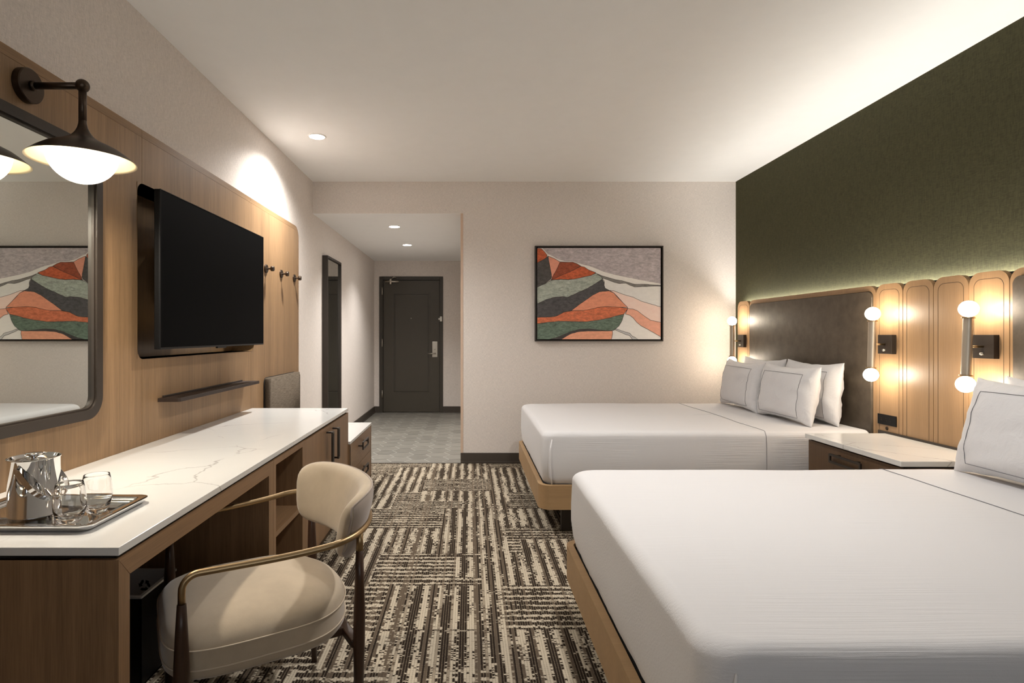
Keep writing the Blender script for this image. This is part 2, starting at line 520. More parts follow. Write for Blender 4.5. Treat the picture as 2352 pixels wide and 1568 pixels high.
# ceilings and floors
b = nb(); box(b, XL-T, XR+T, YR-T, YB+T, ZC, ZC+.1)
structure('ceiling', b, M['paint'], 'smooth white room ceiling', 'ceiling')
b = nb(); box(b, XL-T, XH+.0233, YB+T, YD+T, ZH, ZH+.1); box(b, XL, XH+.0233, YB+.0, YB+T, ZH-.002, ZH)
structure('ceiling_hall', b, M['paint'], 'lower white ceiling of the entry hall', 'ceiling')
YF = 5.546
b = nb(); box(b, XL-T, XR+T, YR-T, YF, -.1, 0)
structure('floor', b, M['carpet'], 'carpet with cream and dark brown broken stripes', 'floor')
b = nb(); box(b, XL-T, XH+.1, YF, YD+T, -.1, -.0015, mi=1)
ha = .1256; hx0, hy0 = -.832+ha, 5.723; hd = ha*math.sqrt(3)
for i in range(-6, 8):
    for j in range(-3, 19):
        cx = hx0+1.5*ha*i; cy = hy0+hd*j+(hd/2 if i % 2 else 0)
        if cx < XL-.02 or cx > XH+.14 or cy < YF-.12 or cy > YD+.12: continue
        pts = []
        for k in range(6):
            a = PI/3*k
            pts.append([cx+(ha-.0042)*math.cos(a), max(YF+.004, cy+(ha-.0042)*math.sin(a))])
            pts[-1][0] = min(max(pts[-1][0], XL-.05), XH+.09)
        if max(p[1] for p in pts)-min(p[1] for p in pts) < .02 or max(p[0] for p in pts)-min(p[0] for p in pts) < .01: continue
        pts2 = []
        for p in pts:
            if not pts2 or (abs(p[0]-pts2[-1][0])+abs(p[1]-pts2[-1][1])) > 1e-5: pts2.append(p)
        if len(pts2) > 2:
            vs = [b.verts.new((p[0], p[1], 0)) for p in pts2]
            try: b.faces.new(vs).material_index = 0
            except ValueError: pass
structure('floor_hall', b, [M['tile'], M['grout']], 'grey hexagon tile floor of the entry hall', 'floor')
b = nb(); box(b, XL, XH+.02, YF-.006, YF+.004, 0, .003)
structure('trim_1', b, M['base'], 'thin dark strip where carpet meets hexagon tiles', 'trim')
b = nb(); box(b, XH, XH+.0235, YB-.004, YB+T, .1, ZH)
structure('trim_2', b, M['corner'], 'pale corner guard on the wall edge at the hall opening', 'trim')

def baseboard(name, pts, label):
    b = nb(); 
    x0, x1, y0, y1 = pts
    box(b, x0, x1, y0, y1, .02, .1, .002)
    dx, dy = (x1-x0), (y1-y0)
    if dx > dy: box(b, x0, x1, y0-.008, y1, 0, .02, .002)
    else: box(b, x0, x1+.008, y0, y1, 0, .02, .002)
    structure(name, b, M['base'], label, 'baseboard')
baseboard('baseboard_back', (XH, XR, YB-.012, YB), 'dark brown baseboard under the mountain picture wall')
baseboard('baseboard_left', (XL, XL+.012, 4.97, YD), 'dark brown baseboard along the long hall wall')
baseboard('baseboard_entry', (XL, DX0, YD-.012, YD), 'short dark baseboard left of the entry door')
baseboard('baseboard_entry.001', (DX1, XH, YD-.012, YD), 'short dark baseboard right of the entry door')

# ---------------------------------------------------------------- entry door
def dx(p): return (p-1078)/142.75
def dz(p): return 1.254+(768-p)/142.75
d = thing('door_1', ((DX0+DX1)/2, YD+.02, 0), 'dark olive brown entry door with one tall moulded panel', 'door', kind='structure')
b = nb()
box(b, DX0, dx(879.5), YD-.012, YD+.08, 0, DZ, .002); box(b, dx(1009.8), DX1, YD-.012, YD+.08, 0, DZ, .002)
box(b, dx(879.5), dx(1009.8), YD-.012, YD+.08, dz(643), DZ, .002)
obj('door_frame', b, M['doorframe'], d)
yd = YD+.012
b = nb(); box(b, DX0, DX1, YD+.085, YD+T, 0, DZ); obj('door_light_block', b, M['dark'], d)  # added box behind the leaf, blocks light leaking round the door
b = nb()
sx0, sx1, sz1 = dx(880.2), dx(1009.2), dz(643.8)
px0, px1, pz0, pz1 = dx(901.6), dx(987.5), dz(903), dz(672)
box(b, sx0, px0, yd, yd+.045, .008, sz1); box(b, px1, sx1, yd, yd+.045, .008, sz1)
box(b, px0, px1, yd, yd+.045, .008, pz0); box(b, px0, px1, yd, yd+.045, pz1, sz1)
box(b, px0, px1, yd+.012, yd+.045, pz0, pz1)
for (o, i, d0, d1) in ((0, .02, yd-.006, yd+.013), (.03, .042, yd+.004, yd+.013)):
    frame_ring(b, rrect(px0+o, px1-o, pz0+o, pz1-o, 0), rrect(px0+i, px1-i, pz0+i, pz1-i, 0), 'xz', d0, d1)
obj('door_leaf', b, M['door'], d)
b = nb(); lathe(b, [(0, -.006), (.009, -.006), (.009, 0), (0, 0)], (dx(944), yd+.010, dz(730.6)), 16, 'y')
obj('peephole', b, M['nickel'], d)
b = nb(); box(b, dx(992.8), dx(1004.9), yd-.014, yd, dz(820), dz(784), .004)
lk = obj('lock_plate', b, M['nickel'], d)
b = nb(); tube(b, [(dx(1000), yd-.014, dz(811.5)), (dx(1000), yd-.055, dz(811.5))], .011)
tube(b, [(dx(1001), yd-.055, dz(811.5)), (dx(992), yd-.056, dz(811.5)), (dx(982), yd-.05, dz(812.2))], [.012, .010, .007])
obj('lever_handle', b, M['nickel'], lk)
b = nb(); lathe(b, [(0, -.018), (.008, -.018), (.01, 0)], (dx(998.5), yd-.005, dz(802)), 16, 'y'); obj('thumb_turn', b, M['nickel'], lk)
b = nb(); box(b, dx(1010.5), dx(1015.7), YD-.03, YD-.012, dz(738), dz(726.5), .004)
box(b, dx(1007), dx(1011), YD-.024, YD-.006, dz(734.5), dz(730), .003)
obj('latch_guard', b, M['nickel'], d)
for z0, z1 in ((677, 660), (796, 778), (914, 896)):
    b = nb(); tube(b, [(dx(878.3), YD-.016, dz(z0)), (dx(878.3), YD-.016, dz(z1))], .008); obj('hinge', b, M['nickel'], d)
b = nb()
tube(b, [(dx(885.5), yd-.045, dz(646.8)), (dx(916.5), yd-.045, dz(646.8))], .017, 16)
box(b, dx(896), dx(900), yd-.06, yd, dz(653), dz(641), .003)
tube(b, [(dx(898), yd-.05, dz(641)), (dx(907), yd-.12, dz(637.5)), (dx(911), yd-.03, dz(638.5))], .006)
obj('door_closer', b, M['nickel'], d)

# ---------------------------------------------------------------- recessed ceiling lights
def downlight(x, y, z, label, power, ang=1.9, cone=True, color=(1, .975, .945)):
    t = thing('recessed_downlight', (x, y, z), label, 'ceiling light', 'recessed ceiling downlights')
    b = nb(); lathe(b, [(.056, -.003), (.056, -.0055), (.066, -.005), (.07, 0)], (x, y, z), 40)
    obj('trim_ring', b, M['white'], t)
    b = nb(); lathe(b, [(0, -.0035), (.056, -.0035)], (x, y, z), 40)
    obj('lens', b, M['disc'], t)
    s = lamp('downlight_beam', 'SPOT', (0, 0, -.02), power, color, parent=t, spot_size=ang, spot_blend=1.0, shadow_soft_size=.05)
    return t
downlight(-1.148, 4.286, ZC, 'round ceiling downlight in the high ceiling near the left wall', L_SPOT, 2.6)
downlight(.75, 2.40, ZC, 'added ceiling downlight out of view above the gap between the beds', L_NEAR, 2.9)  # unseen fixture added to brighten the beds and back wall
downlight(-.82, 6.229, ZH, 'nearer round downlight in the low hall ceiling', L_SPOT_HALL, 2.1)
downlight(-.82, 7.50, ZH, 'farther round downlight in the low hall ceiling, closer to the entry door', L_SPOT_HALL*.8, 2.1)

# ---------------------------------------------------------------- oak wall panelling on the left
PT = 2.186
wp = thing('oak_wall_panelling', (PX-.02, 2.6, 0), 'tall oak veneer wall panelling behind desk, mirror and television', 'wall panel')
PY0, PYE = .3, 4.968
seams = [PY0, 1.301, 2.590, 3.879, PYE]
band = .034
# veneer sheets with the television recess cut out
def sheet(y0, y1, z0, z1): return (y0, y1, z0, z1)
for y0, y1 in zip(seams, seams[1:]):
    b = nb(); g = .0012
    a0, a1 = y0+(g if y0 > PY0 else 0), y1-g
    if y1 == PYE:
        out = rrect(a0, PYE-band, 0, PT-band-.0012, 0, 10, rs=(0, 0, .075, 0))
        slab(b, out, 'yz', XL+.0, PX)
        # hole edge: the recess ends inside this sheet, handled by splitting below
        b.free(); b = nb()
        # part below and above the recess corner
        ys = NY1
        box(b, XL, PX, a0, ys, 0, NZ0); box(b, XL, PX, a0, ys, NZ1, PT-band-.0012)
        slab(b, rrect(ys, PYE-band, 0, PT-band-.0012, 0, 10, rs=(0, 0, .075, 0)), 'yz', XL, PX)
    elif y0 < NY0 < y1:      # sheet that the recess starts in
        box(b, XL, PX, a0, NY0, 0, PT-band-.0012)
        box(b, XL, PX, NY0, a1, 0, NZ0); box(b, XL, PX, NY0, a1, NZ1, PT-band-.0012)
    elif y0 >= NY0 and y1 < NY1:
        box(b, XL, PX, a0, a1, 0, NZ0); obj('veneer_sheet', b, M['oak'], wp)
        b = nb(); box(b, XL, PX, a0, a1, NZ1, PT-band-.0012)
    else:
        box(b, XL, PX, a0, a1, 0, PT-band-.0012)
    obj('veneer_sheet', b, M['oak'], wp)
b = nb()   # dark backing that shows in the seams
for s in seams[1:-1]:
    if NY0 < s < NY1:
        box(b, XL, PX-.003, s-.002, s+.002, 0, NZ0-.01); box(b, XL, PX-.003, s-.002, s+.002, NZ1+.01, PT-.002)
    else: box(b, XL, PX-.003, s-.002, s+.002, 0, PT-.002)
box(b, XL, PX-.003, PY0, PYE-.1, PT-band-.003, PT-band+.003)
obj('seam_backing', b, M['groove'], wp)
b = nb()   # edge band along the top and round the far corner
for y0, y1 in zip(seams, seams[1:]):
    if y1 < PYE: box(b, XL, PX, y0+.001, y1-.001, PT-band, PT)
b2 = rrect(seams[-2]+.001, PYE, 0, PT, .1, 12, rs=(0, 0, .10, 0)); i2 = rrect(seams[-2]+.001, PYE-band, 0, PT-band, .075, 12, rs=(0, 0, .075, 0))
V = {}
o_ = [p for p in b2 if p[0] > seams[-2]+.01 or p[1] > .1][1:]
i_ = [p for p in i2 if p[0] > seams[-2]+.01 or p[1] > .1][1:]
# arc + straight pieces between outer and inner outline
ro = [bpoint for bpoint in b2[2:]]; ri = [bpoint for bpoint in i2[2:]]
ro = [(PYE, 0)]+ro; ri = [(PYE-band, 0)]+ri
n_ = min(len(ro), len(ri))
va = [[b.verts.new((dd, p[0], p[1])) for p in q[:n_]] for q, dd in ((ro, XL), (ro, PX), (ri, PX), (ri, XL))]
for k in range(n_-1):
    for a, c in ((0, 1), (1, 2), (2, 3), (3, 0)):
        b.faces.new((va[a][k], va[a][k+1], va[c][k+1], va[c][k]))
obj('edge_band', b, M['oak_y'], wp)
# recess lined in smoked oak
b = nb(); dp = .105
inn = rrect(NY0, NY1, NZ0, NZ1, .045, 8)
va = [[b.verts.new((xx, p[0], p[1])) for p in inn] for xx in (PX+.001, XL-dp)]
n_ = len(inn)
for i in range(n_): b.faces.new((va[0][i], va[0][(i+1) % n_], va[1][(i+1) % n_], va[1][i]))
b.faces.new(va[1])
# corner fillets so the rectangular opening reads rounded
for (cy, cz, sy, sz) in ((NY0, NZ0, 1, 1), (NY1, NZ0, -1, 1), (NY1, NZ1, -1, -1), (NY0, NZ1, 1, -1)):
    pts = [(cy, cz)]+[(cy+sy*(.045-.045*math.cos(a)), cz+sz*(.045-.045*math.sin(a))) for a in [PI/2*k/8 for k in range(9)]]
    f0 = b.faces.new([b.verts.new((PX+.001, p[0], p[1])) for p in pts]); f0.material_index = 1
ob = obj('recess_lining', b, [M['nichewood'], M['oak']], wp)

# ---------------------------------------------------------------- television
t = thing('television', (-1.45, 3.131, 1.54), 'large black flat television mounted over a recess in the oak panelling', 'television')
b = nb(); box(b, -1.388, -1.362, 2.504, 3.758, 1.188, 1.896, .003); obj('housing', b, M['black'], t)
b = nb(); box(b, -1.3625, -1.3602, 2.5065, 3.7555, 1.197, 1.8935, .001); obj('screen', b, M['screen'], t)
b = nb(); frame_ring(b, rrect(2.504, 3.758, 1.188, 1.896, 0), rrect(2.5072, 3.7548, 1.1965, 1.893, 0), 'yz', -1.363, -1.3592)
obj('bezel', b, M['black'], t)
b = nb(); box(b, -1.42, -1.39, 2.75, 3.5, 1.3, 1.75, .01); box(b, XL-.1, -1.42, 2.95, 3.3, 1.4, 1.7, .004); obj('wall_mount', b, M['black'], t)
b = nb(); box(b, -1.374, -1.361, 3.08, 3.19, 1.18, 1.19, .003); obj('sensor', b, M['black'], t)

# ---------------------------------------------------------------- desk mirror
MY0, MY1, MZ0, MZ1 = 1.543, 2.271, .927, 1.990
t = thing('wall_mirror', (PX, (MY0+MY1)/2, MZ0), 'large mirror with dark rounded frame on oak panelling above the desk', 'mirror')
b = nb(); frame_ring(b, rrect(MY0, MY1, MZ0, MZ1, .085, 12), rrect(MY0+.036, MY1-.036, MZ0+.036, MZ1-.036, .052, 12), 'yz', PX, -1.462)
frame_ring(b, rrect(MY0+.036, MY1-.036, MZ0+.036, MZ1-.036, .052, 12), rrect(MY0+.043, MY1-.043, MZ0+.043, MZ1-.043, .046, 12), 'yz', PX, -1.470)
obj('frame', b, M['bronze_soft'], t, auto=35)
b = nb(); slab(b, rrect(MY0+.03, MY1-.03, MZ0+.03, MZ1-.03, .05, 12), 'yz', PX+.001, -1.480)
obj('mirror_glass', b, M['mirror'], t)

# ---------------------------------------------------------------- lamp above mirror
LX, LY, LZ = -1.296, 1.907, 2.087
t = thing('wall_lamp', (PX, LY, LZ), 'dark bronze swan arm lamp with flared shade and glowing white globe', 'lamp')
b = nb(); lathe(b, [(0, 0), (.057, 0), (.057, .022), (.054, .025), (0, .025)], (PX, LY, LZ), 48, 'x'); obj('backplate', b, M['bronze'], t, auto=40)
b = nb(); tube(b, [(PX+.02, LY, LZ), (LX, LY, LZ)], .0115, 20)
lathe(b, [(0, 0), (.016, 0), (.016, .012), (0, .012)], (PX+.025, LY, LZ), 32, 'x')
sphere(b, (LX, LY, LZ), .0215, 32)
tube(b, [(LX, LY, LZ), (LX, LY, 1.965)], .0120, 20)
obj('arm', b, M['bronze'], t, smooth=True)
b = nb()
prof = [(.0118, 1.972), (.0125, 1.960), (.016, 1.945), (.023, 1.930), (.033, 1.917), (.047, 1.906), (.062, 1.898), (.085, 1.888), (.11, 1.875), (.135, 1.857), (.151, 1.843), (.159, 1.836)]
lathe(b, [(r, h-0) for r, h in prof], (LX, LY, 0), 72)
obj('lamp_shade', b, M['bronze'], t, smooth=True)
b = nb(); lathe(b, [(.0, 1.896), (.06, 1.894), (.085, 1.884), (.11, 1.871), (.135, 1.853), (.151, 1.840), (.1595, 1.8345), (.159, 1.836)], (LX, LY, 0), 72)
obj('shade_lining', b, M['shade_in'], t, smooth=True)
b = nb(); lathe(b, [(.106*math.sin(PI/2*k/16), 1.864-.104*math.cos(PI/2*k/16)) for k in range(17)]+[(.104, 1.867), (.09, 1.874), (.06, 1.880), (0, 1.884)], (LX, LY, 0), 64); obj('globe', b, M['deskglobe'], t, smooth=True)
lamp('lamp_beam', 'AREA', (LX-PX, 0, 1.7592-LZ), L_DESK_DOWN, (1, .90, .76), parent=t, shape='DISK', size=.06)

# ---------------------------------------------------------------- floating shelf and hooks
t = thing('floating_shelf', (PX, 3.24, .94), 'slim dark wood shelf fixed below the television', 'shelf')
b = nb(); slab(b, rrect(PX, -1.384, 2.72, 3.761, .0, 6, rs=(0, .012, .012, 0)), 'xy', .932, .949); 
obj('shelf_board', b, M['walnut_y'], t)
b = nb(); box(b, PX, PX+.008, 2.76, 3.72, .949, .958, .002); obj('rear_cleat', b, M['bronze_soft'], t)

hk = thing('coat_hook', (PX, 4.161, 1.735), 'round dark coat hook on oak panel, nearest to the television', 'hook', 'three coat hooks on the panelling')
b = nb(); lathe(b, [(0, 0), (.032, 0), (.032, .008), (.029, .011), (0, .011)], (PX, 4.161, 1.735), 32, 'x'); obj('backplate', b, M['bronze'], hk, auto=40)
b = nb(); tube(b, [(PX+.008, 4.161, 1.735), (PX+.045, 4.161, 1.735)], .0065, 16)
lathe(b, [(0, .040), (.017, .040), (.019, .043), (.019, .058), (.017, .061), (0, .061)], (PX, 4.161, 1.735), 32, 'x'); obj('peg', b, M['bronze'], hk, auto=40)
dup(hk, (PX, 4.498, 1.733), 'round dark coat hook on oak panel, middle of the three')
dup(hk, (PX, 4.832, 1.732), 'round dark coat hook on oak panel, next to its rounded far end')

# ---------------------------------------------------------------- desk
DXF, DY0, DY1 = -.83, 1.347, 3.90
t = thing('writing_desk', (-1.16, 1.88, 0), 'oak desk frame with open kneehole and mitred waterfall leg', 'desk')
zt = .72; rl = .051
def mitre(bm, pts, x0, x1):
    slab(bm, pts, 'yz', x0, x1)
b = nb(); mitre(b, [(DY0, 0), (DY0+.044, 0), (DY0+.044, zt-rl), (DY0, zt)], PX+.002, DXF); obj('side_panel', b, M['oak_case'], t)
b = nb(); mitre(b, [(2.357, 0), (2.409, 0), (2.409, zt), (2.357, zt-rl)], PX+.002, DXF); obj('side_panel', b, M['oak_case'], t)
b = nb(); mitre(b, [(DY0, zt), (DY0+.0447, zt-rl+.0007), (2.3565, zt-rl+.0007), (2.4085, zt)], DXF-.12, DXF+.0004); obj('front_rail', b, M['oak_case_y'], t)
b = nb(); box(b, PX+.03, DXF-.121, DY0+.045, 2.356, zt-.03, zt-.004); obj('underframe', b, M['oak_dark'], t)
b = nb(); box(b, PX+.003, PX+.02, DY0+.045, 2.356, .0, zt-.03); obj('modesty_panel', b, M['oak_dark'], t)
b = nb(); box(b, PX+.03, DXF-.012, DY0+.012, 2.40, zt, .73); obj('shadow_gap', b, M['dark'], t)

t = thing('storage_cabinet', (-1.16, 3.15, 0), 'oak cabinet under the desk top with open shelves and two doors', 'cabinet')
C0, C1, Cn, zb = 2.41, 3.90, 2.832, .09
b = nb()
box(b, PX+.002, DXF, C0+.0008, C0+.033, 0, zt); box(b, PX+.002, DXF, Cn, Cn+.045, zb, zt)
box(b, PX+.002, DXF, C1-.02, C1, 0, zt)
box(b, PX+.002, DXF, C0+.033, Cn, .695, zt); box(b, PX+.002, DXF, C0+.033, Cn, zb, zb+.03)
box(b, PX+.002, DXF-.02, Cn+.045, C1-.02, zt-.02, zt); box(b, PX+.002, DXF-.02, Cn+.045, C1-.02, zb, zb+.02)
obj('carcass', b, M['oak_case'], t)
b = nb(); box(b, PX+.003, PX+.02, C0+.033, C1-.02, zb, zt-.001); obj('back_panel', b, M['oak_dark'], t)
b = nb(); box(b, PX+.02, DXF-.004, C0+.033, Cn, .38, .403); obj('shelf', b, M['oak_case_y'], t)
b = nb(); box(b, PX+.02, DXF-.05, C0+.033, C1-.02, 0, zb); obj('toe_kick', b, M['toe'], t)
b = nb(); box(b, PX+.03, DXF-.012, C0, C1-.01, zt, .73); obj('shadow_gap', b, M['dark'], t)

def pull(bm, y0, y1, z0, z1, xb, out, th=.009, horiz=True):
    """flat rectangular ring standing off on two posts"""
    frame_ring(bm, rrect(y0, y1, z0, z1, .003, 3), rrect(y0+th, y1-th, z0+th, z1-th, .002, 3), 'yz', xb+out-.010, xb+out)
    if horiz:
        zc = (z0+z1)/2
        box(bm, xb, xb+out-.009, y0, y0+.009, zc-.005, zc+.005, .001); box(bm, xb, xb+out-.009, y1-.009, y1, zc-.005, zc+.005, .001)
    else:
        yc = (y0+y1)/2
        box(bm, xb, xb+out-.009, yc-.005, yc+.005, z0, z0+.010, .001); box(bm, xb, xb+out-.009, yc-.005, yc+.005, z1-.010, z1, .001)
for (y0, y1, hy) in ((Cn+.047, 3.389, 3.307), (3.392, C1-.022, 3.455)):
    b = nb(); box(b, DXF-.02, DXF, y0, y1, zb+.002, zt-.003, .0008); dr = obj('door', b, M['oak_case'], t)
    b = nb(); pull(b, hy-.017, hy+.017, .503, .690, DXF, .042, .010, False); obj('pull_handle', b, M['bronze_soft'], dr)

b = nb(); box(b, PX+.001, DXF, DY0, DY1, .73, .75, .0015)
tag(obj('worktop', b, M['marble']), 'long white veined quartz worktop on the oak desk and cabinet', 'worktop')

# ---------------------------------------------------------------- luggage bench cabinet and back pad
BX, B0, B1 = -.82, 3.904, 4.75
t = thing('bench_cabinet', (-1.16, 4.33, 0), 'low oak drawer cabinet with white top beside the desk cabinet', 'cabinet')
b = nb()
box(b, PX+.002, BX, B0, B0+.02, 0, .498); box(b, PX+.002, BX+.0015, B1-.018, B1, 0, .498)
box(b, PX+.002, BX-.02, B0+.02, B1-.018, .085, .105); box(b, PX+.002, PX+.02, B0+.02, B1-.018, .105, .49)
obj('carcass', b, M['oak_case'], t)
b = nb(); box(b, PX+.02, BX-.06, B0+.02, B1-.018, 0, .085); obj('toe_kick', b, M['toe'], t)
b = nb(); box(b, PX+.001, BX+.004, B0-.001, B1+.002, .50, .52, .0015); obj('quartz_top', b, M['marble'], t)
b = nb(); box(b, PX+.003, BX-.01, B0+.003, B1-.003, .4965, .5); obj('shadow_gap', b, M['dark'], t)
for z0, z1 in ((.297, .494), (.087, .294)):
    b = nb(); box(b, BX-.02, BX, B0+.002, B1-.020, z0, z1, .0008); dr = obj('drawer', b, M['oak_case_y'], t)
    b = nb(); zc = z0+.135 if z0 > .2 else z0+.145
    pull(b, 4.20, 4.42, zc-.03, zc+.03, BX, .040); obj('pull_handle', b, M['bronze_soft'], dr)
t = thing('padded_backrest', (PX, 4.49, .52), 'grey brown tweed padded back on the panelling above the low cabinet', 'backrest pad')
b = nb(); slab(b, rrect(4.125, 4.868, .50, .937, .05, 8, rs=(.01, .01, .05, .05)), 'yz', PX+.006, -1.447, bev=.012)
for f in b.faces: f.smooth = True
bmesh.ops.translate(b, verts=b.verts, vec=(0, 0, .022))
for v in b.verts: v.co.z = min(v.co.z, .937)
obj('cushion', b, M['pad'], t)
b = nb(); slab(b, rrect(4.117, 4.86, .522, .940, .05, 8, rs=(.01, .01, .05, .05)), 'yz', PX, PX+.006); obj('backing_board', b, M['dark'], t)

# ---------------------------------------------------------------- waste bin under the desk
t = thing('waste_bin', (-1.31, 2.13, 0), 'black waste bin with pale lining and recycling symbol under the desk', 'bin')
bx0, bx1, by0, by1, bh = -1.44, -1.165, 2.02, 2.26, .325
b = nb(); box(b, bx0, bx1, by0, by0+.004, 0, bh-.01); box(b, bx0, bx1, by1-.004, by1, 0, bh-.01)
box(b, bx0, bx0+.004, by0, by1, 0, bh-.01); box(b, bx1-.004, bx1, by0, by1, 0, bh-.01); box(b, bx0, bx1, by0, by1, 0, .006)
obj('outer_shell', b, M['black'], t)
b = nb(); q = .005
for (a0, a1, c0, c1) in ((bx0+q, bx1-q, by0+q, by0+q+.003), (bx0+q, bx1-q, by1-q-.003, by1-q), (bx0+q, bx0+q+.003, by0+q, by1-q), (bx1-q-.003, bx1-q, by0+q, by1-q)):
    box(b, a0, a1, c0, c1, .01, bh-.005)
frame_ring(b, rrect(bx0-.003, bx1+.003, by0-.003, by1+.003, .006, 4), rrect(bx0+.009, bx1-.009, by0+.009, by1-.009, .003, 4), 'xy', bh-.008, bh)
ln = obj('liner', b, M['bin_white'], t)
b = nb(); cx_, cz_ = -1.285, .262; yy = by1-q-.0036
for k in range(3):
    a = PI/2+k*2*PI/3
    def R(u, v): return (cx_+u*math.cos(a-PI/2)-v*math.sin(a-PI/2), yy, cz_+u*math.sin(a-PI/2)+v*math.cos(a-PI/2))
    for poly in ([(-.017, -.016), (-.011, -.020), (.004, -.020), (.004, -.010), (-.012, -.010)],
                 [(.004, -.025), (.016, -.015), (.004, -.005)]):
        b.faces.new([b.verts.new(R(*p)) for p in poly])
    f_ = None
obj('recycling_symbol', b, M['black'], ln)

# ---------------------------------------------------------------- tray, bucket, glasses
t = thing('serving_tray', (-1.17, 1.58, .75), 'polished chrome tray on the near end of the worktop', 'tray')
b = nb()
tx0, tx1, ty0, ty1 = -1.385, -.962, 1.437, 1.728
levels = [(0.018, .7505), (.008, .756), (0, .7655), (0, .7685), (.003, .7695), (.030, .7665), (.036, .7600), (.042, .7555)]
rings = []
for ins, z in levels:
    rings.append([b.verts.new((p[0], p[1], z)) for p in rrect(tx0+ins, tx1-ins, ty0+ins, ty1-ins, max(.006, .035-ins), 8)])
ring_faces(b, rings, True, True, True)
obj('tray_body', b, M['chrome'], t, auto=50)
b = nb()
for y0 in (1.46, 1.69): 
    pass
b.free()

KX, KY, KZ = -1.210, 1.582, .7557
t = thing('ice_bucket', (KX, KY, KZ), 'polished steel ice bucket with lid and fallen bail handle', 'bucket')
H = .158; r0 = .0605
b = nb(); lathe(b, [(0, 0), (r0-.004, 0), (r0, .004), (r0, H-.004), (r0+.002, H-.002), (r0+.002, H+.001), (r0-.001, H+.002)], (KX, KY, KZ), 64); obj('body', b, M['chrome'], t, auto=45)
b = nb(); lathe(b, [(r0-.001, H+.002), (r0-.004, H+.001), (r0-.007, H-.005), (r0-.016, H-.007), (.028, H-.006), (.019, H-.003), (.012, H-.006), (0, H-.006)], (KX, KY, KZ), 64); ld = obj('lid', b, M['chrome'], t, smooth=True)
b = nb(); lathe(b, [(.008, H-.007), (.007, H), (.017, H+.006), (.022, H+.009), (.019, H+.012), (0, H+.013)], (KX, KY, KZ), 40); obj('lid_knob', b, M['chrome'], ld, smooth=True)
b = nb()
pz = KZ+H-.024
for s in (-1, 1):
    lathe(b, [(0, s*(r0)), (.0065, s*r0), (.0065, s*(r0+.005)), (0, s*(r0+.006))], (KX, KY, pz), 24, 'y')
path = []
for k in range(29):
    u = k/28
    if u < .3: yy_, l = -(r0+.004), .055*u/.3
    elif u > .7: yy_, l = (r0+.004), .055*(1-u)/.3
    else:
        a = PI*(u-.3)/.4; yy_, l = -(r0+.004)*math.cos(a), .055+.058*math.sin(a)
    path.append((KX+l*.62+0, KY+yy_, pz-l*.785))
rr = []
for i, p in enumerate(path):
    P0 = Vector(path[max(i-1, 0)]); P1 = Vector(path[min(i+1, len(path)-1)]); tg = (P1-P0).normalized()
    nrm = Vector((.785, 0, .62)); w_ = nrm*.0075; th = tg.cross(nrm).normalized()*.0008
    p = Vector(p)
    rr.append([b.verts.new(p+w_+th), b.verts.new(p+w_-th), b.verts.new(p-w_-th), b.verts.new(p-w_+th)])
ring_faces(b, rr, True, True, True)
obj('bail_handle', b, M['chrome'], t, auto=30)

def tumbler(x, y, label):
    t = thing('stemless_glass', (x, y, .7557), label, 'glass', 'stemless drinking glasses on the tray')
    outer = [(0, 0), (.022, 0), (.026, .003), (.032, .015), (.0375, .035), (.0388, .05), (.0375, .072), (.0345, .092), (.0318, .1045)]
    inner = [(.0308, .1045), (.0333, .092), (.0362, .072), (.0375, .05), (.0360, .036), (.029, .02), (.018, .0135), (0, .012)]
    b = nb(); lathe(b, outer+[(.0316, .1051), (.0311, .1051)]+inner, (x, y, .7557), 48); obj('bowl', b, M['glass'], t, smooth=True)
    return t
g1 = tumbler(-1.062, 1.512, 'stemless glass at the near edge of the tray')
g2 = dup(g1, (-1.050, 1.604, .7557), 'stemless glass on the tray, behind the other glass')

# ---------------------------------------------------------------- chair
F = Vector((-.86, -.51)).normalized()
ch = thing('desk_armchair', (-.4685, 1.97, 0), 'taupe suede armchair with brass arm rail and dark wood legs at the desk', 'chair', rotz=math.atan2(F.y, F.x))
def outline(th, ins=0):
    c, s = math.cos(th), math.sin(th); n = 3.5+1.1*c
    x = math.copysign(abs(c)**(2/n), c); y = math.copysign(abs(s)**(2/n), s)
    yy = .262*y*(1-.08*max(0, -x)**2+.02*max(0, x))
    return Vector((.257+(.276-ins)*x, yy*(1-ins/.262)))
NSEG = 96
b = nb(); rings = []
for z, ins in ((.318, .06), (.316, .035), (.322, .010), (.334, .001), (.352, .0), (.372, .003), (.392, .0), (.405, .001), (.421, .006), (.438, .020), (.454, .048), (.467, .095), (.475, .15), (.480, .21)):
    ring = []
    for k in range(NSEG):
        p = outline(2*PI*k/NSEG, ins); ring.append(b.verts.new((p.x, p.y, z)))
    rings.append(ring)
ring_faces(b, rings)
seat = obj('seat', b, M['suede'], ch, smooth=True, world=False)
for z in (.405, .352):
    b = nb(); tube(b, [tuple(outline(2*PI*k/NSEG, -.001))+(z,) for k in range(NSEG)], .0022, 8, closed=True); obj('piping', b, M['piping'], seat, world=False)
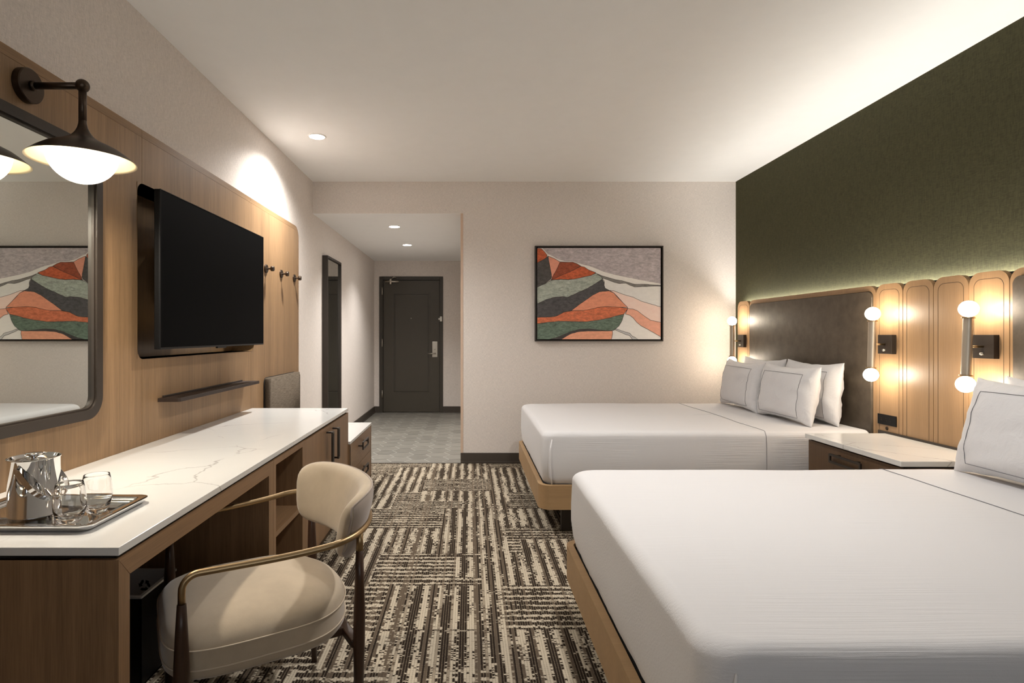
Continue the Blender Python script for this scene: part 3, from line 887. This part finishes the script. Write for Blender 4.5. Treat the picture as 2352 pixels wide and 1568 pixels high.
# backrest
b = nb(); rings = []; NT_, NS_ = 56, 28
def pad_pt(tt, psi, grow=0):
    ph = math.radians(80)*tt
    ex, ey = .148, .268
    c = Vector((.088-ex*math.cos(ph), ey*math.sin(ph)))
    nr = Vector((-math.cos(ph)/ex, math.sin(ph)/ey)).normalized()
    e = max(0, 1-abs(tt)**6)**.5; h = .107*(.30+.70*e) if abs(tt) < 1 else .107*.30
    th = .031*(.35+.65*max(0, 1-abs(tt)**12)**.5)
    cc, ss = math.cos(psi), math.sin(psi)
    sv = math.copysign(abs(ss)**.62, ss)*(h+grow); st = math.copysign(abs(cc)**.8, cc)*(th+grow)
    zc = .662
    return Vector((c.x+nr.x*(st+sv*.28), c.y+nr.y*(st+sv*.28), zc+sv))
for i in range(NT_+1):
    tt = -1+2*i/NT_; tt = math.copysign(1-(1-abs(tt))**1.25, tt)
    rings.append([b.verts.new(pad_pt(tt, 2*PI*k/NS_)) for k in range(NS_)])
ring_faces(b, rings)
back = obj('backrest', b, M['suede'], ch, smooth=True, world=False)
b = nb(); rings = []
for i in range(NT_+1):
    tt = -.93+1.86*i/NT_
    rings.append([b.verts.new(pad_pt(tt, -PI*.36+PI*.72*k/10, .0012)) for k in range(11)])
ring_faces(b, rings, closed=False, cap0=False, cap1=False)
obj('rear_panel', b, M['suede_back'], back, smooth=True, world=False)
b = nb(); pts = [pad_pt(-.94+1.88*i/60, PI*.37, .0015) for i in range(61)]+[pad_pt(.955, PI*.37-PI*.74*k/8, .0015) for k in range(1, 8)]
pts += [pad_pt(.94-1.88*i/60, -PI*.37, .0015) for i in range(61)]+[pad_pt(-.955, -PI*.37+PI*.74*k/8, .0015) for k in range(1, 8)]
tube(b, pts, .003, 8, closed=True); obj('piping', b, M['suede_back'], back, smooth=True, world=False)
# arm rail
b = nb(); pts = []
def rail_half(s):
    q = [(.490, s*.268, .545), (.490, s*.268, .575)]
    for k in range(1, 8):
        a = PI/2*k/7; q.append((.490-.042*(1-math.cos(a)), s*.268, .582+.040*math.sin(a)))
    for k in range(1, 13):
        u = k/12; q.append((.448-(.448-.10)*u, s*(.268+.042*u), .622+.010*u+.010*u**4))
    for k in range(1, 17):
        a = PI/2*(1-k/16); q.append((.10-.198*math.cos(a), s*.310*math.sin(a) if k < 16 else 0, .642+.022*math.sin(PI/2*k/16)))
    return q
h1 = rail_half(1); h2 = rail_half(-1)[::-1]
tube(b, h1+h2[1:], .0095, 16)
for s in (1, -1):
    tube(b, [(.004, s*.270, .650), (.004, s*.269, .595)], [.0095, .0115], 16)
obj('arm_rail', b, M['brass'], ch, smooth=True, world=False)
for s in (1, -1):
    b = nb(); tube(b, [(.490, s*.268, .548), (.490, s*.268, .48), (.490, s*.269, .38), (.491, s*.270, .28), (.493, s*.272, .0)], [.0115, .0155, .0200, .0200, .010], 20)
    obj('leg', b, M['walnut'], ch, smooth=True, world=False)
    b = nb(); tube(b, [(.004, s*.269, .597), (.004, s*.267, .50), (.003, s*.264, .40), (.003, s*.260, .30), (.0, s*.247, .0)], [.0115, .0145, .018, .018, .010], 20)
    obj('leg', b, M['walnut'], ch, smooth=True, world=False)
b = nb()
for s in (1, -1): box(b, .02, .50, s*.15-.014, s*.15+.014, .292, .3185, .004)
box(b, .474, .502, -.265, .265, .292, .316, .004); box(b, -.006, .024, -.25, .25, .292, .316, .004)
obj('seat_rail', b, M['walnut'], ch, world=False)

# ---------------------------------------------------------------- beds
def bedding_rings(x0, x1, y0, y1, zb_, zt_):
    L = []   # (inset, z, corner radius)
    rc = .075
    L += [(.050, zb_-.002, rc), (.028, zb_+.004, rc), (.014, zb_+.022, rc), (.004, zb_+.06, rc), (-.004, zb_+.13, rc), (-.004, zb_+.20, rc), (.0, zt_-.055, rc)]
    for k in range(1, 9):
        a = PI/2*k/8; L.append((.0+.042*(1-math.cos(a)), zt_-.042+.042*math.sin(a), rc))
    for ins in (.08, .12, .17, .23, .30, .38, .47, .56, .64, .70, .735): L.append((ins, zt_+.0, rc))
    return L
def ring_pts(x0, x1, y0, y1, ins, r):
    X0, X1, Y0, Y1 = x0+ins, x1-max(0, ins*.2), y0+ins, y1-ins
    r = min(r, (Y1-Y0)/2-.001); rb = .02
    pts = []
    def seg(p, q, n):
        for k in range(n): u = k/n; pts.append((p[0]+(q[0]-p[0])*u, p[1]+(q[1]-p[1])*u))
    def arc(cx, cy, a0, rr, n=10):
        for k in range(n): a = a0+PI/2*k/n; pts.append((cx+rr*math.cos(a), cy+rr*math.sin(a)))
    rb = min(rb, r)
    seg((X0+r, Y0), (X1-rb, Y0), 70); arc(X1-rb, Y0+rb, -PI/2, rb, 4)
    seg((X1, Y0+rb), (X1, Y1-rb), 40); arc(X1-rb, Y1-rb, 0, rb, 4)
    seg((X1-rb, Y1), (X0+r, Y1), 70); arc(X0+r, Y1-r, PI/2, r)
    seg((X0, Y1-r), (X0, Y0+r), 40); arc(X0+r, Y0+r, PI, r)
    return pts
def ztop(x, y): return .004*noise.noise(Vector((x*2.2, y*2.2, 1.3)))+.0018*noise.noise(Vector((x*6, y*6, 5.0)))
def make_bed(yc, label_frame, label_linen, grp):
    F0, F1 = yc-.765, yc+.765
    t = thing('platform_bed', (1.45, yc, 0), label_frame, 'bed', 'two platform beds')
    b = nb(); x0, x1 = .435, 2.50
    out = rrect(x0, x1, F0, F1, .07, 10, rs=(.075, .0, .0, .075)); inn = rrect(x0+.03, x1-.03, F0+.03, F1-.03, .05, 10, rs=(.048, .0, .0, .048))
    frame_ring(b, out, inn, 'xy', .165, .315)
    obj('side_rail', b, M['bedwood'], t, auto=35)
    b = nb(); box(b, x0+.031, x1-.031, F0+.031, F1-.031, .19, .296); obj('platform', b, M['dark'], t)
    for lx in (.60, 2.3):
        for ly in (F0+.12, F1-.12):
            b = nb(); box(b, lx-.012, lx+.05, ly-.022, ly+.022, 0, .19, .003); obj('leg', b, M['bronze_soft'], t)
    b = nb(); box(b, .78, 2.45, F0+.30, F1-.30, 0, .19); obj('plinth', b, M['dark'], t)
    # mattress with coverlet
    m = thing('made_mattress', (1.48, yc, .3), label_linen, 'mattress', 'two made-up mattresses')
    x0, x1, y0, y1, zb_, zt_ = .455, 2.515, yc-.745, yc+.745, .302, .648
    b = nb(); rings = []
    for ins, z, r in bedding_rings(x0, x1, y0, y1, zb_, zt_):
        ring = []
        for (x, y) in ring_pts(x0, x1, y0, y1, ins, r):
            side = max(0, min(1, (zt_-.06-z)/.1))
            w = .0035*noise.noise(Vector((x*5, y*5, z*4)))
            if z < zb_+.08: w += .004*noise.noise(Vector((x*28, y*28, z*9)))*max(0, min(1, (zb_+.08-z)/.08))
            if x > 1.86 and side > 0: w += .0045*noise.noise(Vector((x*22, 3.1, z*1.2)))*side
            cx, cy = (x-1.48)/1.03, (y-yc)/.745
            nx, ny = (cx if abs(cx) > .97 else 0), (cy if abs(cy) > .9 else 0)
            ring.append(b.verts.new((x+nx*w*side, y+ny*w*side, z+ztop(x, y)*(1-side)-.012*max(0, 1-abs(x-x0)/.5)*(1-side)*.3)))
        rings.append(ring)
    ring_faces(b, rings)
    cv = obj('coverlet', b, M['linen'], m, smooth=True)
    # pleat folded at the foot corners
    for s in (-1, 1):
        b = nb(); ye = yc+s*.745
        pts = [(x0+.062, ye+s*.0, zt_-.05), (x0+.050, ye+s*.006, zt_-.12), (x0+.046, ye+s*.010, zt_-.2), (x0+.05, ye+s*.008, zt_-.28), (x0+.062, ye-s*.004, zb_+.01)]
        tube(b, pts, [.003, .007, .009, .009, .004], 10); obj('corner_fold', b, M['linen'], cv, smooth=True)
    # stitched hem of the folded sheet
    b = nb(); hx = 1.855; pts = []
    for s in (-1,):
        prof = [(yc+.745, zt_-.10), (yc+.745, zt_-.042)]+[(yc+.745-.042*(1-math.cos(PI/2*k/6)), zt_-.042+.042*math.sin(PI/2*k/6)) for k in range(1, 7)]
        top = [(yc+.70-1.40*k/40, zt_) for k in range(41)]
        dn = [(yc-.745+.042*(1-math.cos(PI/2*(6-k)/6)), zt_-.042+.042*math.sin(PI/2*(6-k)/6)) for k in range(0, 7)]+[(yc-.7485, zt_-.10), (yc-.7495, zt_-.2), (yc-.749, zb_+.06), (yc-.744, zb_+.02)]
        for (y, z) in prof+top+dn:
            up = .0016 if z > zt_-.02 else 0
            wob = .012*noise.noise(Vector((y*3, 2.7, 0))) if z > zt_-.01 else 0
            pts.append((hx+wob, y+(.0015 if y > yc+.7 else (-.0015 if y < yc-.7 else 0)), z+up+(ztop(hx, y) if z > zt_-.03 else 0)))
    tube(b, pts, .0014, 6); obj('hem_stitching', b, M['stitch'], cv, smooth=True)
    return t
B1Y, B2Y = 4.30, 1.845
make_bed(B1Y, 'oak platform bed farther from the viewer, beside the mountain picture wall', 'far mattress made up with white ribbed coverlet, carrying four pillows', 0)
make_bed(B2Y, 'oak platform bed in the foreground', 'foreground mattress made up with white ribbed coverlet', 0)

# pillows
def pillow_mesh(seed, wd=.66, ht=.40, th=.17):
    b = nb(); NU, NV = 44, 30; rows = {}
    sd = Vector((seed*3.7, seed*1.3, seed))
    def P(u, v, side, rough=1):
        # u along width, v along height; corners drawn out, sides drawn in
        px_ = u*wd/2*(1-.06*(1-v*v)*(abs(u)**3)); pz_ = v*ht/2*(1-.12*(1-u*u)*(abs(v)**3))
        f = (max(0, 1-abs(u)**3.2)**.55)*(max(0, 1-abs(v)**3.0)**.55)
        py = side*(th/2)*f
        edge = 1-f
        wr = .010*noise.noise(Vector((u*3, v*3, side*2))+sd)+.0035*edge*noise.noise(Vector((u*12, v*9, side))+sd)+.006*(abs(u)**3)*noise.noise(Vector((u*2, v*11, side*3))+sd)
        py += wr*min(1, f*4)
        px_ += .003*noise.noise(Vector((u*2, v*4, 7))+sd); pz_ += .004*noise.noise(Vector((u*5, v*2, 9))+sd)
        return Vector((px_, py, pz_))
    def mk(side):
        g = []
        for i in range(NU+1):
            u = math.sin((i/NU-.5)*PI); row = []
            for j in range(NV+1):
                v = math.sin((j/NV-.5)*PI)
                if side == 1 or (0 < i < NU and 0 < j < NV): row.append(b.verts.new(P(u, v, side)))
                else: row.append(rows[1][i][j])
            g.append(row)
        rows[side] = g
        for i in range(NU):
            for j in range(NV):
                q = (g[i][j], g[i+1][j], g[i+1][j+1], g[i][j+1])
                try: b.faces.new(q if side == -1 else q[::-1]).smooth = True
                except ValueError: pass
    mk(1); mk(-1)
    # stitched rectangle on the front (side -1)
    s = nb(); loop = []
    iu, iv = .70, .72
    cs = [(-iu, -.86), (iu, -.86), (iu, iv), (-iu, iv)]
    for k in range(4):
        a, c = cs[k], cs[(k+1) % 4]
        for q in range(16):
            u = a[0]+(c[0]-a[0])*q/16; v = a[1]+(c[1]-a[1])*q/16
            X_, Z_ = u*wd/2, v*ht/2*.93
            for _ in range(12):
                p = P(u, v, -1); u += .7*(X_-p.x)/(wd/2); v += .7*(Z_-p.z)/(ht/2)
            p = P(u, v, -1); loop.append((p.x, p.y-.0012, p.z))
    tube(s, loop, .0014, 6, closed=True)
    return b, s
def pillow(yc, xb, zb_, lean, label, seed, turn=0, roll=0, grp='white pillows with grey stitched border', ht=.40, th=.17):
    t = bpy.data.objects.new('pillow', None); COL.objects.link(t)
    t.location = (xb, yc, zb_); tag(t, label, 'pillow', grp)
    b, s = pillow_mesh(seed, ht=ht, th=th)
    # local: x width -> world -y ... front (-y) -> world -x
    R = Matrix.Rotation(-PI/2+turn, 4, 'Z') @ Matrix.Rotation(-lean, 4, 'X') @ Matrix.Rotation(roll, 4, 'Y') @ Matrix.Translation((0, 0, ht/2))
    for q in (b, s): bmesh.ops.transform(q, matrix=R, verts=q.verts)
    for v in b.verts:
        if v.co.z < .002: v.co.z = .002+(v.co.z-.002)*.15
    pc = obj('pillowcase', b, M['cotton'], t, smooth=True, world=False)
    obj('stitched_border', s, M['stitch'], pc, smooth=True, world=False)
    return t
zp = .647
pillow(B1Y-.265, 2.405, zp+.003, .09, 'rear pillow of far bed nearer the nightstand, against the leather headboard', 1, th=.15, ht=.42)
pillow(B1Y+.41, 2.405, zp, .09, 'rear pillow of far bed, mostly hidden in the corner by the picture wall', 2, th=.15, ht=.42)
pillow(B1Y-.262, 2.220, zp, .17, 'front pillow of far bed nearer the nightstand, leaning on the rear one', 3, turn=.03)
pillow(B1Y+.41, 2.220, zp, .17, 'front pillow of far bed next to the picture wall', 4, turn=-.02, roll=.01)
pillow(B2Y+.41, 2.405, zp, .09, 'rear pillow of foreground bed, only its tip showing above the front one', 5, th=.15, ht=.42)
pillow(B2Y+.37, 2.165, zp, .26, 'big front pillow of the foreground bed at the right picture edge', 6, turn=.0, roll=-.0, ht=.43, th=.18)

# ---------------------------------------------------------------- headboard panels
HT = 1.561
def wood_panel(y0, y1, label, z0=0.0):
    t = thing('headboard_panel', (HX, (y0+y1)/2, 0), label, 'wall panel', 'upright oak headboard panels')
    g = .0022
    b = nb(); slab(b, rrect(y0+g, y1-g, z0, HT, .06, 10, rs=(0, 0, .06, .06)), 'yz', HX+.026, HX, bev=.0)
    obj('board', b, M['oak_light'], t)
    b = nb(); r = rrect(y0+.029, y1-.029, z0, HT-.034, .04, 10, rs=(0, 0, .04, .04)); q = rrect(y0+.031, y1-.031, z0+.002, HT-.036, .038, 10, rs=(0, 0, .038, .038))
    frame_ring(b, r, q, 'yz', HX+.001, HX-.0006)
    obj('inlay_line', b, M['groove'], t)
    return t
wood_panel(5.140, 5.366, 'narrow oak headboard panel in the corner by the picture wall')
ys = [3.540, 3.321, 3.102, 2.883, 2.664]
names = ['oak headboard panel carrying the socket plate, next to the far leather headboard',
         'plain oak headboard panel right beside the one with the socket plate',
         'plain oak headboard panel adjoining the near sconce panel',
         'oak headboard panel carrying the near sconce, next to the near leather headboard']
for k in range(4): wood_panel(ys[k+1], ys[k], names[k])
def leather(y0, y1, label):
    t = thing('upholstered_headboard', (HX, (y0+y1)/2, 0), label, 'headboard', 'leather headboards')
    b = nb(); frame_ring(b, rrect(y0+.0015, y1-.0015, 0, HT, .06, 10, rs=(0, 0, .06, .06)), rrect(y0+.024, y1-.024, 0, HT-.034, .04, 10, rs=(0, 0, .04, .04)), 'yz', HX+.026, HX)
    obj('oak_surround', b, M['oak_light'], t)
    b = nb(); slab(b, rrect(y0+.026, y1-.026, .02, HT-.037, .038, 10, rs=(0, 0, .038, .038)), 'yz', HX+.02, HX-.012, bev=.010)
    obj('leather_pad', b, M['leather'], t, auto=25)
leather(3.540, 5.140, 'brown grey leather headboard in oak surround behind the far bed')
leather(1.064, 2.664, 'brown grey leather headboard behind the foreground bed')
# batten and led strip hidden behind the panels
t = thing('wall_batten', (2.58, 3.2, 1.4), 'dark mounting rail with light strip hidden behind the headboards', 'rail')
b = nb(); box(b, HX+.0262, XR, 1.07, 5.36, 1.30, 1.520); box(b, HX+.0262, XR, 1.07, 5.36, .2, .3); box(b, HX+.0262, HX+.0292, 1.07, 5.36, 1.483, 1.552); obj('rail_board', b, M['dark'], t)  # thin front board added to keep strip light out of the panel notches
b = nb(); box(b, 2.568, 2.598, 1.07, 5.36, 1.520, 1.524); obj('light_strip', b, M['strip'], t)
s = lamp('strip_light', 'AREA', (2.583-2.58, 3.215-3.2, 1.528-1.4), L_STRIP, (1, .96, .90), parent=t, shape='RECTANGLE', size=.03, size_y=4.29)
s.rotation_euler = (PI, 0, 0)

# ---------------------------------------------------------------- sconces
def sconce(y, tilt, label):
    t = thing('double_globe_sconce', (HX, y, 1.195), label, 'sconce', 'double globe bedside sconces')
    b = nb(); box(b, HX-.027, HX, y-.0575, y+.0575, 1.1375, 1.2525, .0015); bp = obj('backplate', b, M['bronze_soft'], t)
    b = nb(); lathe(b, [(0, -.012), (.0065, -.012), (.0065, 0)], (HX-.027, y, 1.160), 16, 'x'); obj('switch_knob', b, M['nickel'], bp)
    tx = 2.426
    b = nb(); tube(b, [(HX-.027, y, 1.195), (tx+.015, y, 1.195)], .0055, 12); obj('arm', b, M['brass'], t, smooth=True)
    R = Matrix.Translation((tx, y, 1.195)) @ Matrix.Rotation(tilt, 4, 'Y') @ Matrix.Translation((-tx, -y, -1.195))
    b = nb(); lathe(b, [(0, 1.055), (.0205, 1.055), (.0205, 1.335), (0, 1.335)], (tx, y, 0), 40)
    bmesh.ops.transform(b, matrix=R, verts=b.verts); tb = obj('tube_body', b, M['champagne'], t, auto=40)
    for z0, z1 in ((1.0515, 1.0575), (1.3325, 1.3385)):
        b = nb(); lathe(b, [(0, z0), (.027, z0), (.027, z1), (0, z1)], (tx, y, 0), 40); bmesh.ops.transform(b, matrix=R, verts=b.verts); obj('collar', b, M['brass'], tb, auto=40)
    for z in (1.379, 1.011):
        b = nb(); sphere(b, (tx, y, z), .0395, 32); bmesh.ops.transform(b, matrix=R, verts=b.verts); obj('globe', b, M['globe'], t, smooth=True)
sconce(5.253, 0, 'double globe sconce in the corner by the picture wall')
sconce(3.430, .03, 'double globe sconce above the black socket plate')
sconce(2.7735, .04, 'double globe sconce nearest the foreground pillow')

# socket plate and round switch
t = thing('power_outlet', (HX, 3.444, .735), 'black socket plate on oak panel above the nightstand', 'outlet')
b = nb(); box(b, HX-.006, HX, 3.367, 3.520, .706, .768, .0015); pl_ = obj('cover_plate', b, M['black'], t)
b = nb()
for yc_ in (3.415, 3.448):
    b = nb()
    for dy, dz_ in ((-.007, -.006), (.007, -.006), (0, .008)): box(b, HX-.0068, HX-.0058, yc_+dy-.002, yc_+dy+.002, .737+dz_-.003, .737+dz_+.003)
    obj('socket', b, M['groove'], pl_)
for dz_ in (-.006, .006):
    b = nb(); box(b, HX-.0068, HX-.0058, 3.480, 3.492, .737+dz_-.0025, .737+dz_+.0025); obj('usb_port', b, M['groove'], pl_)
b = nb(); lathe(b, [(0, -.004), (.0095, -.004), (.011, -.002), (.011, 0)], (HX, 3.446, .686), 24, 'x')
tag(obj('round_button', b, M['bronze']), 'small round dark button below the socket plate', 'switch')

# ---------------------------------------------------------------- nightstand
t = thing('nightstand', (2.28, 3.065, 0), 'oak nightstand with white quartz top between the two beds', 'nightstand')
n0, n1, nx = 2.682, 3.448, 2.052
b = nb(); box(b, nx+.018, HX-.004, n0+.006, n0+.024, .08, .622); box(b, nx+.018, HX-.004, n1-.024, n1-.006, .08, .622)
box(b, nx+.018, HX-.004, n0+.024, n1-.024, .08, .10); box(b, HX-.02, HX-.004, n0+.024, n1-.024, .1, .62); box(b, nx+.02, HX-.02, n0+.024, n1-.024, .60, .62)
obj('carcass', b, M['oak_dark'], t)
b = nb(); box(b, nx+.03, HX-.02, n0+.03, n1-.03, 0, .08); obj('plinth', b, M['toe'], t)
b = nb(); box(b, 2.034, HX-.012, n0, n1, .630, .656, .0015); obj('quartz_top', b, M['marble'], t)
b = nb(); box(b, nx+.01, HX-.01, n0+.01, n1-.01, .622, .630); obj('shadow_gap', b, M['dark'], t)
b = nb(); box(b, HX-.012, HX-.002, n0, n1+.06, .60, .668, .001); obj('back_gap_shade', b, M['bronze_soft'], t)  # dark strip stands in for the shaded gap behind the top
for z0, z1 in ((.40, .619), (.10, .396)):
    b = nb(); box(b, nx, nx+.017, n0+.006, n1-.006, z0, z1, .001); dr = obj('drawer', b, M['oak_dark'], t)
    b = nb(); zc = z1-.058
    frame_ring(b, rrect(2.945, 3.205, zc-.026, zc+.026, .006, 4), rrect(2.957, 3.193, zc-.014, zc+.014, .003, 4), 'yz', nx-.030, nx-.020)
    for yy_ in (2.99, 3.15): box(b, nx-.020, nx, yy_-.006, yy_+.006, zc+.014, zc+.026, .001)
    obj('pull_handle', b, M['bronze_soft'], dr)

# ---------------------------------------------------------------- picture
t = thing('framed_picture', (1.258, YB, 1.65), 'framed abstract of orange, grey and green layered hills', 'picture')
ax0, ax1, az0, az1 = .637, 1.880, 1.188, 2.114; yf = YB-.045
b = nb(); frame_ring(b, rrect(ax0, ax1, az0, az1, 0), rrect(ax0+.011, ax1-.011, az0+.011, az1-.011, 0), 'xz', YB, yf)
obj('frame', b, M['bronze_soft'], t)
b = nb(); box(b, ax0+.01, ax1-.01, YB-.012, YB, az0+.01, az1-.01); obj('backing', b, M['dark'], t)
cx0, cx1, cz0, cz1 = ax0+.023, ax1-.023, az0+.020, az1-.020
def cp(x, y): return (cx0+(x-210)/1710*(cx1-cx0), cz0+(1445-y)/1270*(cz1-cz0))
def art_mat(name, rgb, var=.3, s=22):
    m = NT(name); c = tuple(q*1.22 for q in lin(rgb)[:3])
    v = m.coord((1, 1, 2.2)); f = m.ramp(m.noise(v, s, 6, .75, dist=.5), .32, .68)
    m.link(m.mix(f, tuple(x*(1-var) for x in c[:3])+(1,), tuple(min(1, x*(1+var)) for x in c[:3])+(1,)), m.b.inputs['Base Color'])
    m.b.inputs['Roughness'].default_value = .8
    return m.m
A = [((226, 222, 216), .04, None),
 ((176, 167, 168), .36, [(210,175),(1920,175),(1920,672),(1700,632),(1500,592),(1300,552),(1150,512),(1050,472),(950,432),(830,402),(700,362),(590,357),(500,332),(430,292),(360,262),(310,210),(278,175)]),
 ((220, 217, 212), .05, [(1110,595),(1180,615),(1280,655),(1350,670),(1440,665),(1500,695),(1560,718),(1680,712),(1780,708),(1920,708),(1920,995),(1800,960),(1650,915),(1540,860),(1400,820),(1270,770),(1210,765),(1150,735),(1135,690),(1140,640)]),
 ((124, 120, 116), .35, [(1040,535),(1100,560),(1200,590),(1290,615),(1380,630),(1470,655),(1560,680),(1700,680),(1800,688),(1920,695),(1920,708),(1780,708),(1680,712),(1560,718),(1500,695),(1440,665),(1350,670),(1280,655),(1180,615),(1110,595)]),
 ((236, 206, 194), .05, [(1210,765),(1270,770),(1400,820),(1540,860),(1650,915),(1800,960),(1920,995),(1920,1210),(1820,1190),(1780,1180),(1690,1120),(1600,1050),(1540,1025),(1465,1015),(1370,905),(1320,850),(1270,800)]),
 ((226, 164, 140), .12, [(1465,1015),(1540,1025),(1600,1050),(1690,1120),(1780,1180),(1920,1210),(1920,1410),(1850,1370),(1740,1305),(1650,1260),(1590,1210),(1540,1150),(1490,1110),(1430,1095)]),
 ((190, 188, 186), .1, [(1280,1310),(1300,1300),(1400,1335),(1490,1360),(1530,1405),(1560,1415),(1600,1445),(1525,1445),(1490,1395),(1440,1380),(1360,1345)]),
 ((184, 92, 58), .45, [(210,180),(265,185),(310,230),(345,275),(340,305),(300,335),(210,380)]),
 ((78, 75, 73), .45, [(210,380),(300,335),(345,300),(360,290),(370,360),(385,440),(410,560),(395,610),(300,680),(210,720)]),
 ((220, 150, 126), .1, [(360,290),(440,320),(525,370),(480,470),(410,600),(405,540),(385,440),(370,360)]),
 ((150, 76, 52), .4, [(525,370),(600,372),(700,372),(760,395),(810,425),(700,490),(580,540),(400,620),(480,470)]),
 ((186, 92, 58), .45, [(400,620),(580,540),(700,490),(810,430),(860,440),(920,480),(1020,520),(960,555),(850,580),(740,605),(640,615),(540,610)]),
 ((158, 165, 154), .42, [(210,720),(300,680),(400,625),(540,612),(640,618),(740,605),(850,580),(960,555),(1020,525),(1100,580),(1110,610),(1000,680),(900,740),(780,790),(700,830),(630,860),(560,850),(450,860),(340,890),(210,950)]),
 ((78, 76, 77), .45, [(210,950),(340,890),(450,860),(560,850),(630,860),(700,830),(780,790),(900,740),(1000,680),(1110,610),(1138,660),(1135,700),(1150,735),(1205,770),(1070,785),(980,830),(880,900),(780,970),(680,1045),(580,1065),(530,1095),(470,1125),(400,1135),(210,1140)]),
 ((222, 146, 116), .15, [(680,1048),(780,970),(880,900),(980,830),(1070,785),(1205,772),(1270,800),(1320,860),(1370,910),(1460,1000),(1350,1000),(1180,990),(1050,1000),(960,1025),(850,1045)]),
 ((200, 112, 78), .35, [(210,1140),(400,1135),(470,1125),(530,1095),(580,1068),(680,1050),(850,1045),(960,1025),(1050,1002),(1180,992),(1350,1000),(1465,1015),(1410,1095),(1300,1120),(1180,1155),(1050,1180),(900,1200),(780,1200),(640,1195),(500,1195),(340,1210),(210,1230)]),
 ((96, 112, 98), .5, [(210,1230),(340,1210),(500,1195),(640,1195),(780,1200),(900,1200),(1050,1180),(1180,1155),(1300,1120),(1410,1098),(1385,1180),(1340,1260),(1270,1320),(1150,1325),(950,1300),(800,1305),(700,1330),(600,1370),(480,1420),(380,1445),(210,1445)]),
 ((68, 64, 63), .3, [(380,1445),(480,1420),(600,1370),(700,1330),(800,1305),(950,1300),(1150,1325),(1050,1328),(900,1330),(760,1340),(660,1375),(600,1410),(545,1445)]),
 ((222, 156, 126), .15, [(545,1445),(600,1410),(660,1375),(760,1342),(900,1330),(1050,1330),(1250,1328),(1252,1370),(1235,1445)])]
b = nb(); mats = []
yc0 = yf+.012
box(b, cx0, cx1, yc0, YB-.012, cz0, cz1)
mats.append(art_mat('canvas_ground', A[0][0], A[0][1]))
def smooth_poly(poly):
    out = []
    n = len(poly)
    for i in range(n):
        p, q = Vector(poly[i]), Vector(poly[(i+1) % n])
        out.append(tuple(p))
        L = (q-p).length
        if L > 60 and not (abs(p.x-q.x) < 1 and p.x in (210, 1920)) and not (p.y == q.y and p.y in (175, 1445)):
            for k in (1, 2):
                m_ = p.lerp(q, k/3); nn = Vector((-(q-p).y, (q-p).x)).normalized()
                key = tuple(sorted((tuple(p), tuple(q))))
                j = 4*noise.noise(Vector((m_.x*.02, m_.y*.02, 3)))
                out.append((m_.x+abs(nn.x)*j, m_.y+abs(nn.y)*j))
    return out
INK = len(A)
for k, (rgb, var, poly) in enumerate(A):
    if poly is None: continue
    mats.append(art_mat('pigment_%d' % k, rgb, var))
    poly = smooth_poly(poly)
    y_ = yc0-.00025*(k+1)
    f = b.faces.new([b.verts.new((cp(*p)[0], y_, cp(*p)[1])) for p in poly]); f.material_index = k
    if k == 1: continue
    n = len(poly)
    for i in range(n):
        p, q = poly[i], poly[(i+1) % n]
        if (p[0] == q[0] and p[0] in (210, 1920)) or (p[1] == q[1] and p[1] in (175, 1445)): continue
        P_, Q_ = Vector(p), Vector(q); dd = (Q_-P_)
        if dd.length < 1: continue
        nn = Vector((-dd.y, dd.x)).normalized()*2.6; ee = dd.normalized()*2
        co = [P_-ee+nn, Q_+ee+nn, Q_+ee-nn, P_-ee-nn]
        co = [(min(max(c_.x, 210), 1920), min(max(c_.y, 175), 1445)) for c_ in co]
        yy_ = yc0-.00025*(k+1)-.0001-.0000001*i
        f = b.faces.new([b.verts.new((cp(*c_)[0], yy_, cp(*c_)[1])) for c_ in co]); f.material_index = INK
mats.append(plain('ink_line', (62, 52, 48), .8))
for v in b.verts: pass
obj('canvas', b, mats, t)

# ---------------------------------------------------------------- tall mirror in the hall
t = thing('tall_mirror', (XL, 6.23, .3), 'narrow full length mirror with deep dark frame on the hall wall', 'mirror')
h0, h1, hz0, hz1 = 5.916, 6.551, .28, 2.078
b = nb(); frame_ring(b, rrect(h0, h1, hz0, hz1, 0), rrect(h0+.022, h1-.022, hz0+.022, hz1-.022, 0), 'yz', XL, -1.472)
obj('frame', b, M['bronze_soft'], t)
b = nb(); box(b, XL, -1.490, h0+.02, h1-.02, hz0+.02, hz1-.02); obj('mirror_glass', b, M['mirror'], t)
